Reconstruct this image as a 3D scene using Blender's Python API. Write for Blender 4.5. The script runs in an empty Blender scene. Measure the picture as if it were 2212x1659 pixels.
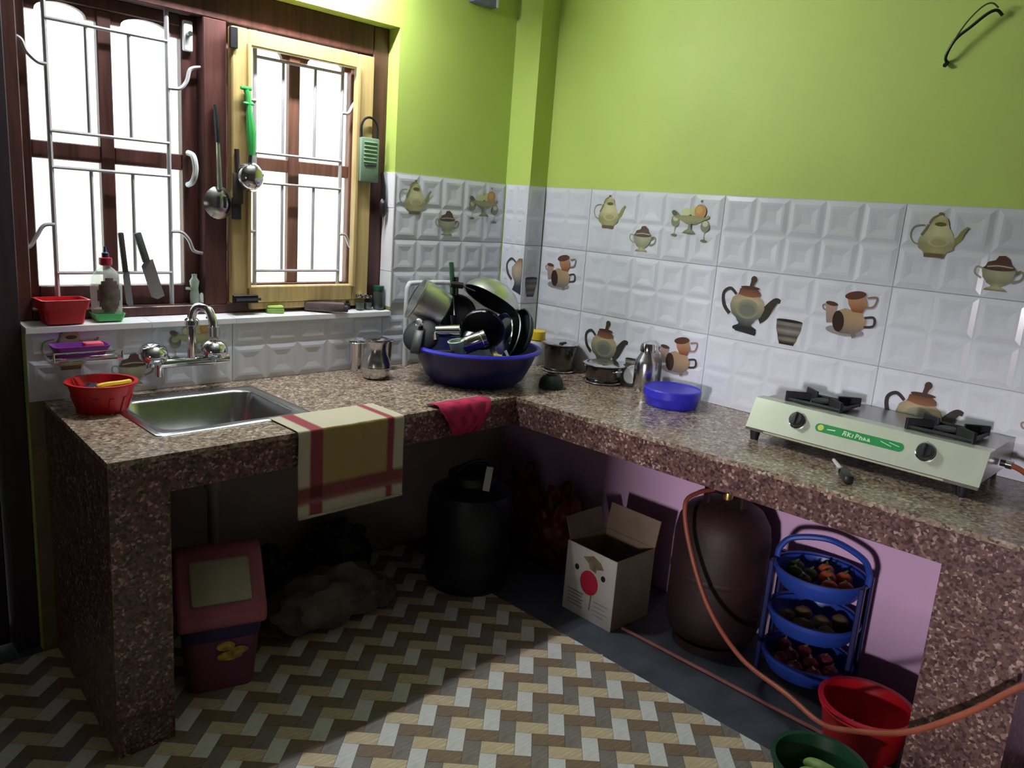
import bpy, bmesh, math, random
from mathutils import Vector, Matrix, Euler
random.seed(7)
sc = bpy.context.scene
COL = sc.collection
H = 0.789          # worktop height
PI = math.pi

# ------------------------------------------------------------------ camera, world, light
cam_d = bpy.data.cameras.new('camera')
cam_d.sensor_width = 36.0
cam_d.lens = 1706.73 / 2212 * 36.0
cam_d.clip_start = 0.02
cam = bpy.data.objects.new('camera', cam_d)
cam.location = (-2.5378, -2.5087, 1.4326)
cam.rotation_euler = (1.352, -0.0731, -0.7799)
COL.objects.link(cam)
sc.camera = cam

sc.view_settings.view_transform = 'Standard'
sc.view_settings.look = 'None'
sc.view_settings.gamma = 1.0
sc.view_settings.use_curve_mapping = False
sc.view_settings.exposure = 0.0

world = bpy.data.worlds.new('overcast_sky')
sc.world = world
world.use_nodes = True
bg = world.node_tree.nodes['Background']
bg.inputs[0].default_value = (0.93, 0.97, 1.0, 1)
bg.inputs[1].default_value = 4.5

TUBE_W = 375.0      # emission of the tube lamp above the window
SIDE_W = 370.0     # added unseen light beyond a made-up hatch, for the low light from the left
dl = bpy.data.lights.new('added_side_light', 'AREA')
dl.shape = 'RECTANGLE'; dl.size = 0.6; dl.size_y = 0.5
dl.color = (1.0, 0.92, 0.97); dl.energy = SIDE_W
dlo = bpy.data.objects.new('added_side_light', dl)
dlo.location = (-9.0, -3.46, 1.22); dlo.rotation_euler = (0, -PI/2, 0)
COL.objects.link(dlo)

# ------------------------------------------------------------------ helpers
def lin(h):
    if not isinstance(h, str): return tuple(h)
    h = h.lstrip('#'); r = []
    for i in (0, 2, 4):
        c = int(h[i:i+2], 16) / 255
        r.append(c/12.92 if c <= 0.04045 else ((c+0.055)/1.055)**2.4)
    return tuple(r)
def scl(c, k): return tuple(min(1, x*k) for x in c) + (1,)

MATS = {}
def mat(name, col, rough=0.5, metal=0.0, var=0.12, scale=14.0, bump=0.0, bscale=60.0, spec=0.5, coat=0.0, stretch=None, alpha=1.0, trans=0.0):
    if name in MATS: return MATS[name]
    m = bpy.data.materials.new(name); m.use_nodes = True
    nt = m.node_tree; N = nt.nodes; L = nt.links
    b = N['Principled BSDF']
    c = lin(col)
    tc = N.new('ShaderNodeTexCoord'); nz = N.new('ShaderNodeTexNoise'); rp = N.new('ShaderNodeValToRGB')
    src = tc.outputs['Object']
    if stretch:
        mp = N.new('ShaderNodeMapping'); mp.inputs['Scale'].default_value = stretch
        L.new(src, mp.inputs[0]); src = mp.outputs[0]
    L.new(src, nz.inputs['Vector'])
    nz.inputs['Scale'].default_value = scale; nz.inputs['Detail'].default_value = 4
    rp.color_ramp.elements[0].position = 0.3; rp.color_ramp.elements[1].position = 0.7
    rp.color_ramp.elements[0].color = scl(c, 1-var); rp.color_ramp.elements[1].color = scl(c, 1+var)
    L.new(nz.outputs['Fac'], rp.inputs[0]); L.new(rp.outputs[0], b.inputs['Base Color'])
    b.inputs['Roughness'].default_value = rough; b.inputs['Metallic'].default_value = metal
    b.inputs['Specular IOR Level'].default_value = spec
    b.inputs['Coat Weight'].default_value = coat
    b.inputs['Alpha'].default_value = alpha
    b.inputs['Transmission Weight'].default_value = trans
    if bump:
        n2 = N.new('ShaderNodeTexNoise'); n2.inputs['Scale'].default_value = bscale; n2.inputs['Detail'].default_value = 3
        L.new(src, n2.inputs['Vector'])
        bp = N.new('ShaderNodeBump'); bp.inputs['Strength'].default_value = bump; bp.inputs['Distance'].default_value = 0.004
        L.new(n2.outputs['Fac'], bp.inputs['Height']); L.new(bp.outputs[0], b.inputs['Normal'])
    MATS[name] = m
    return m

def granite(name, stops, rough, scale=95, mult=1.0):
    m = bpy.data.materials.new(name); m.use_nodes = True
    nt = m.node_tree; N = nt.nodes; L = nt.links; b = N['Principled BSDF']
    tc = N.new('ShaderNodeTexCoord')
    v = N.new('ShaderNodeTexVoronoi'); v.inputs['Scale'].default_value = scale; v.inputs['Randomness'].default_value = 1
    nz = N.new('ShaderNodeTexNoise'); nz.inputs['Scale'].default_value = 30; nz.inputs['Detail'].default_value = 6
    mx = N.new('ShaderNodeMixRGB'); mx.blend_type = 'MIX'; mx.inputs[0].default_value = 0.45
    rp = N.new('ShaderNodeValToRGB'); rp.color_ramp.interpolation = 'LINEAR'
    els = rp.color_ramp.elements
    while len(els) < len(stops): els.new(0.5)
    for e, (p, c) in zip(els, stops):
        e.position = p; e.color = scl(lin(c), mult)
    bw = N.new('ShaderNodeSeparateColor')
    L.new(tc.outputs['Object'], v.inputs['Vector']); L.new(tc.outputs['Object'], nz.inputs['Vector'])
    L.new(v.outputs['Color'], bw.inputs[0])
    L.new(bw.outputs[0], mx.inputs[1]); L.new(nz.outputs['Fac'], mx.inputs[2])
    L.new(mx.outputs[0], rp.inputs[0]); L.new(rp.outputs[0], b.inputs['Base Color'])
    b.inputs['Roughness'].default_value = rough
    MATS[name] = m
    return m

def emis(name, col, s):
    m = bpy.data.materials.new(name); m.use_nodes = True
    N = m.node_tree.nodes; b = N['Principled BSDF']
    b.inputs['Base Color'].default_value = (0.9, 0.9, 0.9, 1)
    b.inputs['Emission Color'].default_value = tuple(col) + (1,); b.inputs['Emission Strength'].default_value = s
    return m

def ink_material():
    m = bpy.data.materials.new('printed_ink'); m.use_nodes = True
    N = m.node_tree.nodes; L = m.node_tree.links; b = N['Principled BSDF']
    a = N.new('ShaderNodeAttribute'); a.attribute_name = 'ink'
    L.new(a.outputs['Color'], b.inputs['Base Color']); b.inputs['Roughness'].default_value = 0.3
    return m
INK = ink_material()

def glass_mat(name, tint=(0.92, 0.96, 0.95), gloss=0.07):
    m = bpy.data.materials.new(name); m.use_nodes = True
    N = m.node_tree.nodes; L = m.node_tree.links
    for n in list(N):
        if n.type != 'OUTPUT_MATERIAL': N.remove(n)
    out = [n for n in N if n.type == 'OUTPUT_MATERIAL'][0]
    t = N.new('ShaderNodeBsdfTransparent'); t.inputs[0].default_value = tint + (1,)
    g = N.new('ShaderNodeBsdfGlossy'); g.inputs['Roughness'].default_value = 0.05
    x = N.new('ShaderNodeMixShader'); x.inputs[0].default_value = gloss
    L.new(t.outputs[0], x.inputs[1]); L.new(g.outputs[0], x.inputs[2]); L.new(x.outputs[0], out.inputs[0])
    MATS[name] = m
    return m

def finish(bm, name, m, parent=None, smooth=True, ang=0.7):
    bmesh.ops.recalc_face_normals(bm, faces=bm.faces[:])
    me = bpy.data.meshes.new(name); bm.to_mesh(me); bm.free()
    if smooth:
        me.shade_smooth(); me.set_sharp_from_angle(angle=ang)
    return link(name, me, m, parent)
def link(name, me, m, parent=None):
    o = bpy.data.objects.new(name, me)
    if m is not None and len(me.materials) == 0: me.materials.append(m)
    COL.objects.link(o)
    if parent is not None: o.parent = parent
    return o
def tag(o, label=None, cat=None, group=None, kind=None):
    if label: o['label'] = label
    if cat: o['category'] = cat
    if group: o['group'] = group
    if kind: o['kind'] = kind
    return o
def thing(name, label, cat, loc=(0, 0, 0), rot=(0, 0, 0), group=None):
    e = bpy.data.objects.new(name, None); e.empty_display_size = 0.05
    e.location = loc; e.rotation_euler = rot; COL.objects.link(e)
    return tag(e, label, cat, group)
def structure(name, bm, m, smooth=False):
    o = finish(bm, name, m, None, smooth); o['kind'] = 'structure'; return o
def aim(d, roll=0.0):
    d = Vector(d).normalized()
    q = d.to_track_quat('Z', 'Y')
    return (q.to_matrix() @ Matrix.Rotation(roll, 3, 'Z')).to_euler()

def BM(): return bmesh.new()
def box(bm, x0, x1, y0, y1, z0, z1, bev=0.0, seg=2, M=None):
    r = bmesh.ops.create_cube(bm, size=1.0)
    vs = r['verts']
    for v in vs:
        v.co = Vector(((x0+x1)/2 + v.co.x*(x1-x0), (y0+y1)/2 + v.co.y*(y1-y0), (z0+z1)/2 + v.co.z*(z1-z0)))
    if M is not None:
        for v in vs: v.co = M @ v.co
    if bev:
        es = list({e for v in vs for e in v.link_edges})
        bmesh.ops.bevel(bm, geom=es, offset=bev, segments=seg, affect='EDGES', profile=0.5)
    return bm
def lathe(bm, prof, seg=28, M=None, sx=1.0, sy=1.0):
    rings = []
    for r, z in prof:
        if r < 1e-6:
            v = bm.verts.new((0, 0, z)); rings.append([v])
        else:
            rings.append([bm.verts.new((r*sx*math.cos(2*PI*i/seg), r*sy*math.sin(2*PI*i/seg), z)) for i in range(seg)])
    new = [v for r in rings for v in r]
    for a, b in zip(rings, rings[1:]):
        for i in range(seg):
            j = (i+1) % seg
            if len(a) == 1 and len(b) == 1: continue
            if len(a) == 1: bm.faces.new((a[0], b[i], b[j]))
            elif len(b) == 1: bm.faces.new((a[i], a[j], b[0]))
            else: bm.faces.new((a[i], a[j], b[j], b[i]))
    if M is not None:
        for v in new: v.co = M @ v.co
    return bm
def tube(bm, pts, r, seg=8, cap=True, closed=False):
    pts = [Vector(p) for p in pts]; n = len(pts)
    rs = r if isinstance(r, (list, tuple)) else [r]*n
    rings = []; up = None
    for i, p in enumerate(pts):
        a = pts[(i-1) % n] if (closed or i > 0) else pts[0]
        b = pts[(i+1) % n] if (closed or i < n-1) else pts[-1]
        d = (b-a)
        d = d.normalized() if d.length > 1e-9 else Vector((0, 0, 1))
        if up is None:
            up = Vector((0, 0, 1)) if abs(d.z) < 0.9 else Vector((1, 0, 0))
        s = d.cross(up)
        if s.length < 1e-6: s = d.cross(Vector((0, 1, 0)))
        s.normalize(); up = s.cross(d).normalized()
        rings.append([bm.verts.new(p + (s*math.cos(2*PI*k/seg) + up*math.sin(2*PI*k/seg))*rs[i]) for k in range(seg)])
    m = n if closed else n-1
    for i in range(m):
        a, b = rings[i], rings[(i+1) % n]
        for k in range(seg):
            j = (k+1) % seg
            bm.faces.new((a[k], a[j], b[j], b[k]))
    if cap and not closed:
        bm.faces.new(rings[0][::-1]); bm.faces.new(rings[-1])
    return bm
def prism(bm, poly, z0, z1, M=None):
    a = [bm.verts.new((x, y, z0)) for x, y in poly]; b = [bm.verts.new((x, y, z1)) for x, y in poly]
    bm.faces.new(a[::-1]); bm.faces.new(b); n = len(poly)
    for i in range(n):
        j = (i+1) % n; bm.faces.new((a[i], a[j], b[j], b[i]))
    if M is not None:
        for v in a+b: v.co = M @ v.co
    return bm
def spline(pts, n=8):
    P = [Vector(p) for p in pts]; out = []
    for i in range(len(P)-1):
        p0 = P[max(i-1, 0)]; p1 = P[i]; p2 = P[i+1]; p3 = P[min(i+2, len(P)-1)]
        for k in range(n):
            t = k/n
            out.append(0.5*((2*p1) + (-p0+p2)*t + (2*p0-5*p1+4*p2-p3)*t*t + (-p0+3*p1-3*p2+p3)*t**3))
    out.append(P[-1]); return out
def blob(bm, c, rx, ry, rz, amp=0.12, freq=6.0, sub=3, seed=0, floor=None):
    from mathutils import noise
    r = bmesh.ops.create_icosphere(bm, subdivisions=sub, radius=1.0)
    for v in r['verts']:
        d = v.co.normalized(); k = 1 + amp*noise.noise(d*freq*0.5 + Vector((seed*3.1, seed*1.7, seed)))*2
        v.co = Vector((c[0]+d.x*rx*k, c[1]+d.y*ry*k, c[2]+d.z*rz*k))
        if floor is not None and v.co.z < floor: v.co.z = floor
    return bm
def WP(x, y, z): return Matrix.Translation((x, y, z))
def rot(ax, a): return Matrix.Rotation(a, 4, ax)

# ------------------------------------------------------------------ materials
PAINT = mat('green_wall_paint', (0.47, 0.61, 0.135), 0.55, var=0.04, scale=3, bump=0.05, bscale=180)
DIM = mat('dark_unseen_wall', (0.16, 0.12, 0.12), 0.6, var=0.2, scale=3)  # unseen walls made dark to cut the light they bounce back
WHITE = mat('lilac_wall_paint', (0.68, 0.43, 0.64), 0.7, var=0.05, scale=4, bump=0.05, bscale=120)
CEIL = mat('ceiling_paint', (0.40, 0.40, 0.38), 0.8, var=0.03)
PLAST = mat('grey_plaster', (0.36, 0.33, 0.29), 0.85, var=0.12, scale=5)
TILE = mat('glazed_white_tile', (0.65, 0.67, 0.74), 0.16, var=0.04, scale=6, spec=0.5)
TILEW = mat('plain_white_tile', (0.88, 0.88, 0.92), 0.2, var=0.05, scale=9)
GROUT = mat('tile_grout', (0.46, 0.46, 0.46), 0.9)
GRAN = granite('speckled_granite', [(0.2, '#55473d'), (0.38, '#7d6a5b'), (0.5, '#9d8a78'), (0.62, '#8b786b'), (0.8, '#c9bba8')], 0.22, 125)
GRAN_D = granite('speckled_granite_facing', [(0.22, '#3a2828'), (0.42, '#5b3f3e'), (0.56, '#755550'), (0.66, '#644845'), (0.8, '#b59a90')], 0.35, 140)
CONC = mat('bare_concrete', (0.20, 0.20, 0.20), 0.9, var=0.3, bump=0.3)
SLATE = mat('dark_cement_floor', (0.06, 0.068, 0.09), 0.6, var=0.3, scale=9, bump=0.15)
WOOD = mat('dark_red_brown_wood', (0.085, 0.03, 0.026), 0.4, var=0.35, scale=5, stretch=(14, 14, 1), bump=0.1)
WOODM = mat('red_brown_wood', (0.17, 0.075, 0.05), 0.45, var=0.3, scale=5, stretch=(14, 14, 1), bump=0.1)
TAN = mat('ochre_wood', (0.50, 0.36, 0.15), 0.5, var=0.2, scale=4, stretch=(16, 16, 1), bump=0.1)
DOORW = mat('dark_door_wood', (0.035, 0.02, 0.03), 0.5, var=0.3, scale=5, stretch=(12, 12, 1))
ROD = mat('grey_painted_rod', (0.42, 0.40, 0.42), 0.45, var=0.08)
STEEL = mat('brushed_steel', (0.62, 0.62, 0.64), 0.22, 1.0, var=0.06, scale=30)
STEELM = mat('mirror_steel', (0.66, 0.66, 0.68), 0.12, 1.0, var=0.04)
STEELD = mat('dark_reflection_steel', (0.16, 0.15, 0.15), 0.2, 0.9, var=0.15)  # darkened to stand in for the dark room mirrored in the pots
ALU = mat('dull_aluminium', (0.66, 0.68, 0.68), 0.34, 1.0, var=0.06)
CHROME = mat('chrome', (0.75, 0.76, 0.8), 0.08, 1.0, var=0.03)
DSTEEL = mat('stained_dark_metal', (0.03, 0.03, 0.035), 0.4, 0.6, var=0.4)
BLACK = mat('black_plastic', (0.012, 0.012, 0.015), 0.4, var=0.3)
SOOT_SHADE = mat('sooty_iron_and_wok_shade', (0.010, 0.010, 0.014), 0.6, var=0.5, bump=0.2)
RED = mat('red_plastic', (0.55, 0.012, 0.02), 0.35, var=0.1)
BLUE = mat('navy_blue_plastic', (0.009, 0.008, 0.10), 0.35, var=0.15)
BLUEL = mat('bright_blue_plastic', (0.03, 0.03, 0.55), 0.35, var=0.1)
RACKB = mat('rack_blue_plastic', (0.02, 0.06, 0.36), 0.4, var=0.15)
RACKD = mat('rack_navy_plastic', (0.012, 0.018, 0.10), 0.4, var=0.15)
GREEN = mat('green_plastic', (0.05, 0.42, 0.10), 0.4, var=0.1)
DGREEN = mat('dark_green_plastic', (0.010, 0.06, 0.025), 0.4, var=0.2)
GRATER = mat('grey_green_plastic', (0.19, 0.29, 0.20), 0.4, var=0.1)
LIME = mat('lime_soap', (0.45, 0.62, 0.14), 0.5, var=0.1)
YEL = mat('yellow_plastic', (0.78, 0.55, 0.03), 0.4, var=0.1)
PINK = mat('pink_plastic', (0.40, 0.11, 0.16), 0.45, var=0.1)
PINKS = mat('pink_soap', (0.80, 0.12, 0.20), 0.5, var=0.1)
PURP = mat('purple_plastic', (0.20, 0.03, 0.30), 0.4, var=0.15)
CREAM = mat('cream_plastic', (0.42, 0.40, 0.28), 0.5, var=0.08)
WPLA = mat('white_plastic', (0.62, 0.64, 0.64), 0.4, var=0.06)
CARD = mat('white_carton_board', (0.47, 0.44, 0.40), 0.8, var=0.08)
CARDI = mat('carton_inside_and_shaded_side', (0.20, 0.15, 0.10), 0.9, var=0.15)
STONE = mat('grey_brown_stone', (0.13, 0.09, 0.09), 0.85, var=0.3, bump=0.4)
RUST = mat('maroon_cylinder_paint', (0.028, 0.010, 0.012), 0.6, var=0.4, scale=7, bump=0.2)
HOSE = mat('orange_rubber_hose', (0.30, 0.075, 0.04), 0.5, var=0.15)
SACK = mat('grey_sacking', (0.12, 0.12, 0.10), 0.9, var=0.3, bump=0.5)
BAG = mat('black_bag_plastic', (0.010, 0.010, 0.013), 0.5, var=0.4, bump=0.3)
RBAG = mat('red_bag_plastic', (0.12, 0.008, 0.014), 0.4, var=0.3, bump=0.4, bscale=25)
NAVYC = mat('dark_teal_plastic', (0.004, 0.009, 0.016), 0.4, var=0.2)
KNIFE = mat('dull_blade_steel', (0.36, 0.35, 0.36), 0.35, 0.7, var=0.1)
DWOOD = mat('dark_handle_wood', (0.035, 0.025, 0.02), 0.6, var=0.3)
STOVEF = mat('pale_green_steel_panel', (0.56, 0.62, 0.50), 0.33, 0.35, var=0.05)
STOVET = mat('grey_steel_top', (0.36, 0.35, 0.35), 0.3, 0.8, var=0.08)
FABRIC = mat('pink_fleece_cloth', (0.55, 0.02, 0.15), 0.95, var=0.35, scale=30, bump=0.6)
HEM = mat('pale_cloth_hem', (0.55, 0.40, 0.42), 0.9)
CLEAR = glass_mat('clear_glass')
PET = mat('cloudy_clear_plastic', (0.62, 0.63, 0.60), 0.2, var=0.05, alpha=0.45)
LIQ = mat('brown_printed_label', (0.10, 0.075, 0.06), 0.5, var=0.5, scale=40)
ONION = mat('red_onion_skin', (0.20, 0.02, 0.05), 0.4, var=0.3)
TOM = mat('orange_vegetable_skin', (0.50, 0.11, 0.02), 0.4, var=0.25)
LEAF = mat('dark_green_vegetable', (0.04, 0.09, 0.02), 0.6, var=0.4)
GOURD = mat('pale_green_gourd_skin', (0.28, 0.42, 0.12), 0.5, var=0.25)
POTATO = mat('brown_potato_skin', (0.16, 0.11, 0.05), 0.8, var=0.3)
PIPE = mat('grey_pipe_plastic', (0.30, 0.29, 0.27), 0.6)

# ------------------------------------------------------------------ room shell
RX, RY, RZ = -3.9, -4.2, 2.75      # far wall x, far wall y, ceiling height
WX0, WX1, WZ0, WZ1 = -1.945, -0.69, 1.003, 2.042     # window opening
DX0 = -2.86                                           # door opening
T = 0.18
HX = -9.2                          # far end of the made-up hall beyond the hatch
bm = BM(); box(bm, HX-0.2, 0.3, -5.2, 0.22, -0.12, 0.0)
floor = structure('floor', bm, SLATE)
bm = BM(); box(bm, HX-0.2, 0.3, -5.2, 0.3, RZ, RZ+0.1); structure('ceiling', bm, CEIL)
bm = BM()
box(bm, WX0, WX1, 0, T, 0, WZ0-0.012)                 # under the window
box(bm, WX1, 0.2, 0, T, 0, RZ)                        # right of it
box(bm, DX0, WX1, 0, T, WZ1, RZ)                      # above window and door
box(bm, RX-0.2, DX0, 0, T, 0, RZ)                     # left of the door
wall_back = structure('wall_back', bm, PAINT)
bm = BM(); box(bm, 0, 0.2, RY-0.2, 0, 0, RZ)
wall_right = structure('wall_right', bm, PAINT)
CX, CY = -0.1043, -0.1437                             # boxed column in the corner
bm = BM(); box(bm, CX, 0, CY, 0, H, RZ); structure('wall_column', bm, PAINT)
bm = BM()
box(bm, RX-0.15, RX, -1.95, 0, 0, RZ); box(bm, RX-0.15, RX, RY, -2.98, 0, RZ); box(bm, RX-0.15, RX, -2.98, -1.95, 1.22, RZ); box(bm, RX-0.15, RX, -2.98, -1.95, 0, 0.58)  # made-up hatch, its height shaped to keep the added light low
structure('wall_left', bm, DIM)
bm = BM(); box(bm, RX-0.15, -0.0, RY-0.15, RY, 0, RZ); structure('wall_front', bm, DIM)
bm = BM(); box(bm, HX-0.1, RX-0.15, -5.1, -5.0, 0, RZ); box(bm, HX-0.1, RX-0.15, -1.0, -0.9, 0, RZ); box(bm, HX-0.1, HX, -5.0, -1.0, 0, RZ); structure('wall_added_hall', bm, CEIL)  # made-up hall, keeps the sky off the added light's path
# white-washed strips of wall under the worktops
bm = BM(); box(bm, -0.004, 0.0, -3.2, -0.004, 0, 0.69); finish(bm, 'lower_plaster', WHITE, wall_right, False)
bm = BM(); box(bm, WX0+0.045, -0.004, -0.004, 0.0, 0, 0.69); finish(bm, 'lower_plaster', PLAST, wall_back, False)
bm = BM(); box(bm, WX0, WX0+0.044, -0.004, 0.0, 0, H); finish(bm, 'wall_edge', mat('dull_olive_strip', (0.20, 0.17, 0.09), 0.8, var=0.2), wall_back, False)  # olive strip, duller than the green wall around it
# neighbour's wall outside
bm = BM(); box(bm, -5, 3, 3.2, 3.4, -1.0, 1.75); box(bm, -5, 3, 3.12, 3.45, 1.75, 1.83)
o = structure('wall_outside', bm, mat('outside_cream_render', (0.88, 0.86, 0.80), 0.8, var=0.05, scale=2))
bm = BM(); box(bm, -3.0, -2.2, 3.15, 3.2, 0.2, 1.5); 

# ------------------------------------------------------------------ printed motifs
def col_of(c): return lin(c) + (1.0,)
class Print:
    """flat ink shapes: (u right, v up); colour per vertex; each layer a hair prouder"""
    def __init__(s): s.v = []; s.f = []; s.c = []; s.k = 0
    def poly(s, pts, cols):
        s.k += 1; n0 = len(s.v); z = 0.00018*s.k
        if isinstance(cols, str): cc = [col_of(cols)]*len(pts)
        else:
            lo, hi = min(p[1] for p in pts), max(p[1] for p in pts); a = [lin(x) for x in cols]; cc = []
            for p in pts:
                t = (p[1]-lo)/max(hi-lo, 1e-6)*(len(a)-1); i = min(int(t), len(a)-2); q = t-i
                cc.append(tuple(a[i][k]*(1-q)+a[i+1][k]*q for k in range(3)) + (1.0,))
        cx = sum(p[0] for p in pts)/len(pts); cy = sum(p[1] for p in pts)/len(pts)
        s.v += [(p[0], p[1], z) for p in pts]; s.c += cc
        s.f.append(list(range(n0, n0+len(pts))))
    def strips(s, left, right, cols):
        # body from matching left/right outlines, bottom to top, gradient by height
        s.k += 1; z = 0.00018*s.k; n0 = len(s.v); n = len(left); a = [lin(x) for x in cols]
        for i in range(n):
            t = i/(n-1)*(len(a)-1); j = min(int(t), len(a)-2); q = t-j
            c = tuple(a[j][k]*(1-q)+a[j+1][k]*q for k in range(3)) + (1.0,)
            s.v += [left[i]+(z,), ((left[i][0]+right[i][0])/2, (left[i][1]+right[i][1])/2, z), right[i]+(z,)]
            s.c += [tuple(x*0.72 for x in c[:3])+(1,), c, tuple(x*0.85 for x in c[:3])+(1,)]
        for i in range(n-1):
            b = n0+3*i
            s.f += [[b, b+1, b+4, b+3], [b+1, b+2, b+5, b+4]]
    def body(s, cx, prof, cols, lean=0.0):
        pr = []
        for i in range(len(prof)-1):
            for k in range(4):
                t = k/4; t2 = t*t*(3-2*t)
                pr.append((prof[i][0]+(prof[i+1][0]-prof[i][0])*t2, prof[i][1]+(prof[i+1][1]-prof[i][1])*t))
        pr.append(prof[-1])
        s.strips([(cx-r+lean*y, y) for r, y in pr], [(cx+r+lean*y, y) for r, y in pr], cols)
    def ell(s, cx, cy, rx, ry, col, a=0.0, n=20):
        ca, sa = math.cos(a), math.sin(a)
        s.poly([(cx+rx*math.cos(2*PI*i/n)*ca-ry*math.sin(2*PI*i/n)*sa, cy+rx*math.cos(2*PI*i/n)*sa+ry*math.sin(2*PI*i/n)*ca) for i in range(n)], col)
    def stroke(s, pts, w, col):
        P = spline([(x, y, 0) for x, y in pts], 6); n = len(P)
        ws = w if isinstance(w, (list, tuple)) else (w, w)
        L = []; R = []
        for i, p in enumerate(P):
            d = (P[min(i+1, n-1)]-P[max(i-1, 0)]).normalized(); t = i/(n-1); ww = ws[0]*(1-t)+ws[1]*t
            L.append((p.x-d.y*ww/2, p.y+d.x*ww/2)); R.append((p.x+d.y*ww/2, p.y-d.x*ww/2))
        s.k += 1; z = 0.00018*s.k; n0 = len(s.v)
        for a, b in zip(L, R): s.v += [a+(z,), b+(z,)]; s.c += [col_of(col)]*2
        for i in range(n-1): s.f.append([n0+2*i, n0+2*i+1, n0+2*i+3, n0+2*i+2])
    def mesh(s, name, umin=None, umax=None):
        me = bpy.data.meshes.new(name)
        me.from_pydata([(x, y, z) for x, y, z in s.v], [], s.f)
        at = me.color_attributes.new('ink', 'FLOAT_COLOR', 'POINT')
        for i, c in enumerate(s.c): at.data[i].color = c
        me.materials.append(INK); return me

def p_pale_teapot():
    p = Print()
    p.stroke([(-0.04, 0.030), (-0.066, 0.024), (-0.074, 0.0), (-0.062, -0.022), (-0.04, -0.028)], 0.004, '#8a8c74')
    p.stroke([(0.036, -0.022), (0.058, -0.006), (0.066, 0.014), (0.078, 0.030)], (0.022, 0.006), '#8c8a58')
    p.body(0.0, [(0.026, -0.062), (0.030, -0.050), (0.048, -0.034), (0.050, -0.016), (0.042, 0.008), (0.028, 0.028), (0.026, 0.036), (0.020, 0.050), (0.006, 0.060), (0.004, 0.066)],
           ['#6b5a45', '#aaa67c', '#a29e78', '#d2cea2', '#d0cca0', '#b4b082', '#c4c094', '#bab688'])
    p.poly([(-0.028, -0.060), (0.028, -0.060), (0.026, -0.050), (-0.026, -0.050)], '#6e5a48')
    p.ell(0.006, -0.016, 0.030, 0.015, '#bab48a'); p.ell(0.007, -0.018, 0.022, 0.010, '#a89e76'); p.ell(0.004, 0.034, 0.016, 0.006, '#5f5c30'); p.stroke([(-0.027, 0.034), (-0.02, 0.05), (-0.004, 0.06)], 0.005, '#7c7a48')
    p.stroke([(-0.044, 0.0), (-0.034, 0.018), (-0.028, 0.032)], 0.006, '#80784a')
    p.ell(0.0, 0.064, 0.006, 0.004, '#6d6840')
    return p
def p_sugar():
    p = Print()
    p.stroke([(-0.036, 0.008), (-0.056, 0.012), (-0.058, -0.006), (-0.040, -0.018)], 0.005, '#9a9c84')
    p.stroke([(0.036, 0.000), (0.060, 0.006), (0.058, -0.014), (0.034, -0.024)], 0.006, '#8b8a72')
    p.poly([(0.032, 0.004), (0.056, 0.012), (0.050, 0.000), (0.034, -0.008)], '#6f6a58')
    p.body(0.0, [(0.030, -0.050), (0.026, -0.045), (0.012, -0.038), (0.026, -0.028), (0.038, -0.012), (0.042, 0.006), (0.040, 0.012)], ['#7d7a62', '#b8b68c', '#8c8c70', '#aaa98c', '#9b9a84'])
    p.ell(0.0, 0.012, 0.040, 0.007, '#4c3a34')
    p.poly([(-0.036, 0.014), (-0.030, 0.028), (-0.012, 0.034), (-0.006, 0.046), (0.010, 0.048), (0.024, 0.038), (0.030, 0.024), (0.040, 0.014)], ['#6b4a40', '#4d342e', '#5e4038'])
    p.stroke([(-0.03, 0.015), (0.0, 0.019), (0.034, 0.016)], 0.003, '#b9b09c')
    return p
def p_fruit():
    p = Print()
    for sx, dy in ((-1, 0.006), (1, -0.006)):
        x = 0.064*sx
        p.ell(x, -0.004+dy, 0.019, 0.022, '#83826c'); p.ell(x, 0.004+dy, 0.012, 0.010, '#c5c4b0')
        p.stroke([(x, -0.024+dy), (x, -0.052+dy)], 0.003, '#a8a894'); p.ell(x, -0.056+dy, 0.013, 0.005, '#6d6c55')
    p.ell(-0.02, 0.036, 0.022, 0.014, '#c9cb98'); p.ell(0.012, 0.040, 0.018, 0.016, '#c2c48a')
    p.ell(0.038, 0.040, 0.024, 0.026, '#b98a4c'); p.ell(0.034, 0.046, 0.014, 0.014, '#c9a060'); p.stroke([(0.036, 0.074), (0.042, 0.080)], 0.006, '#5c6050')
    p.poly([(-0.074, 0.034), (-0.062, 0.036), (-0.046, 0.022), (0.03, 0.024), (0.062, 0.020), (0.074, 0.030), (0.078, 0.018), (0.054, 0.008), (0.026, -0.006), (-0.016, -0.006), (-0.052, 0.010), (-0.072, 0.016), (-0.080, 0.028)], ['#7f8060', '#a09c70', '#5f5c44'])
    p.ell(-0.070, 0.030, 0.013, 0.009, '#5c5846', -0.5)
    p.body(0.0, [(0.030, -0.040), (0.022, -0.034), (0.006, -0.022), (0.005, -0.006)], ['#77745a', '#989474', '#84806a'])
    return p
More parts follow.
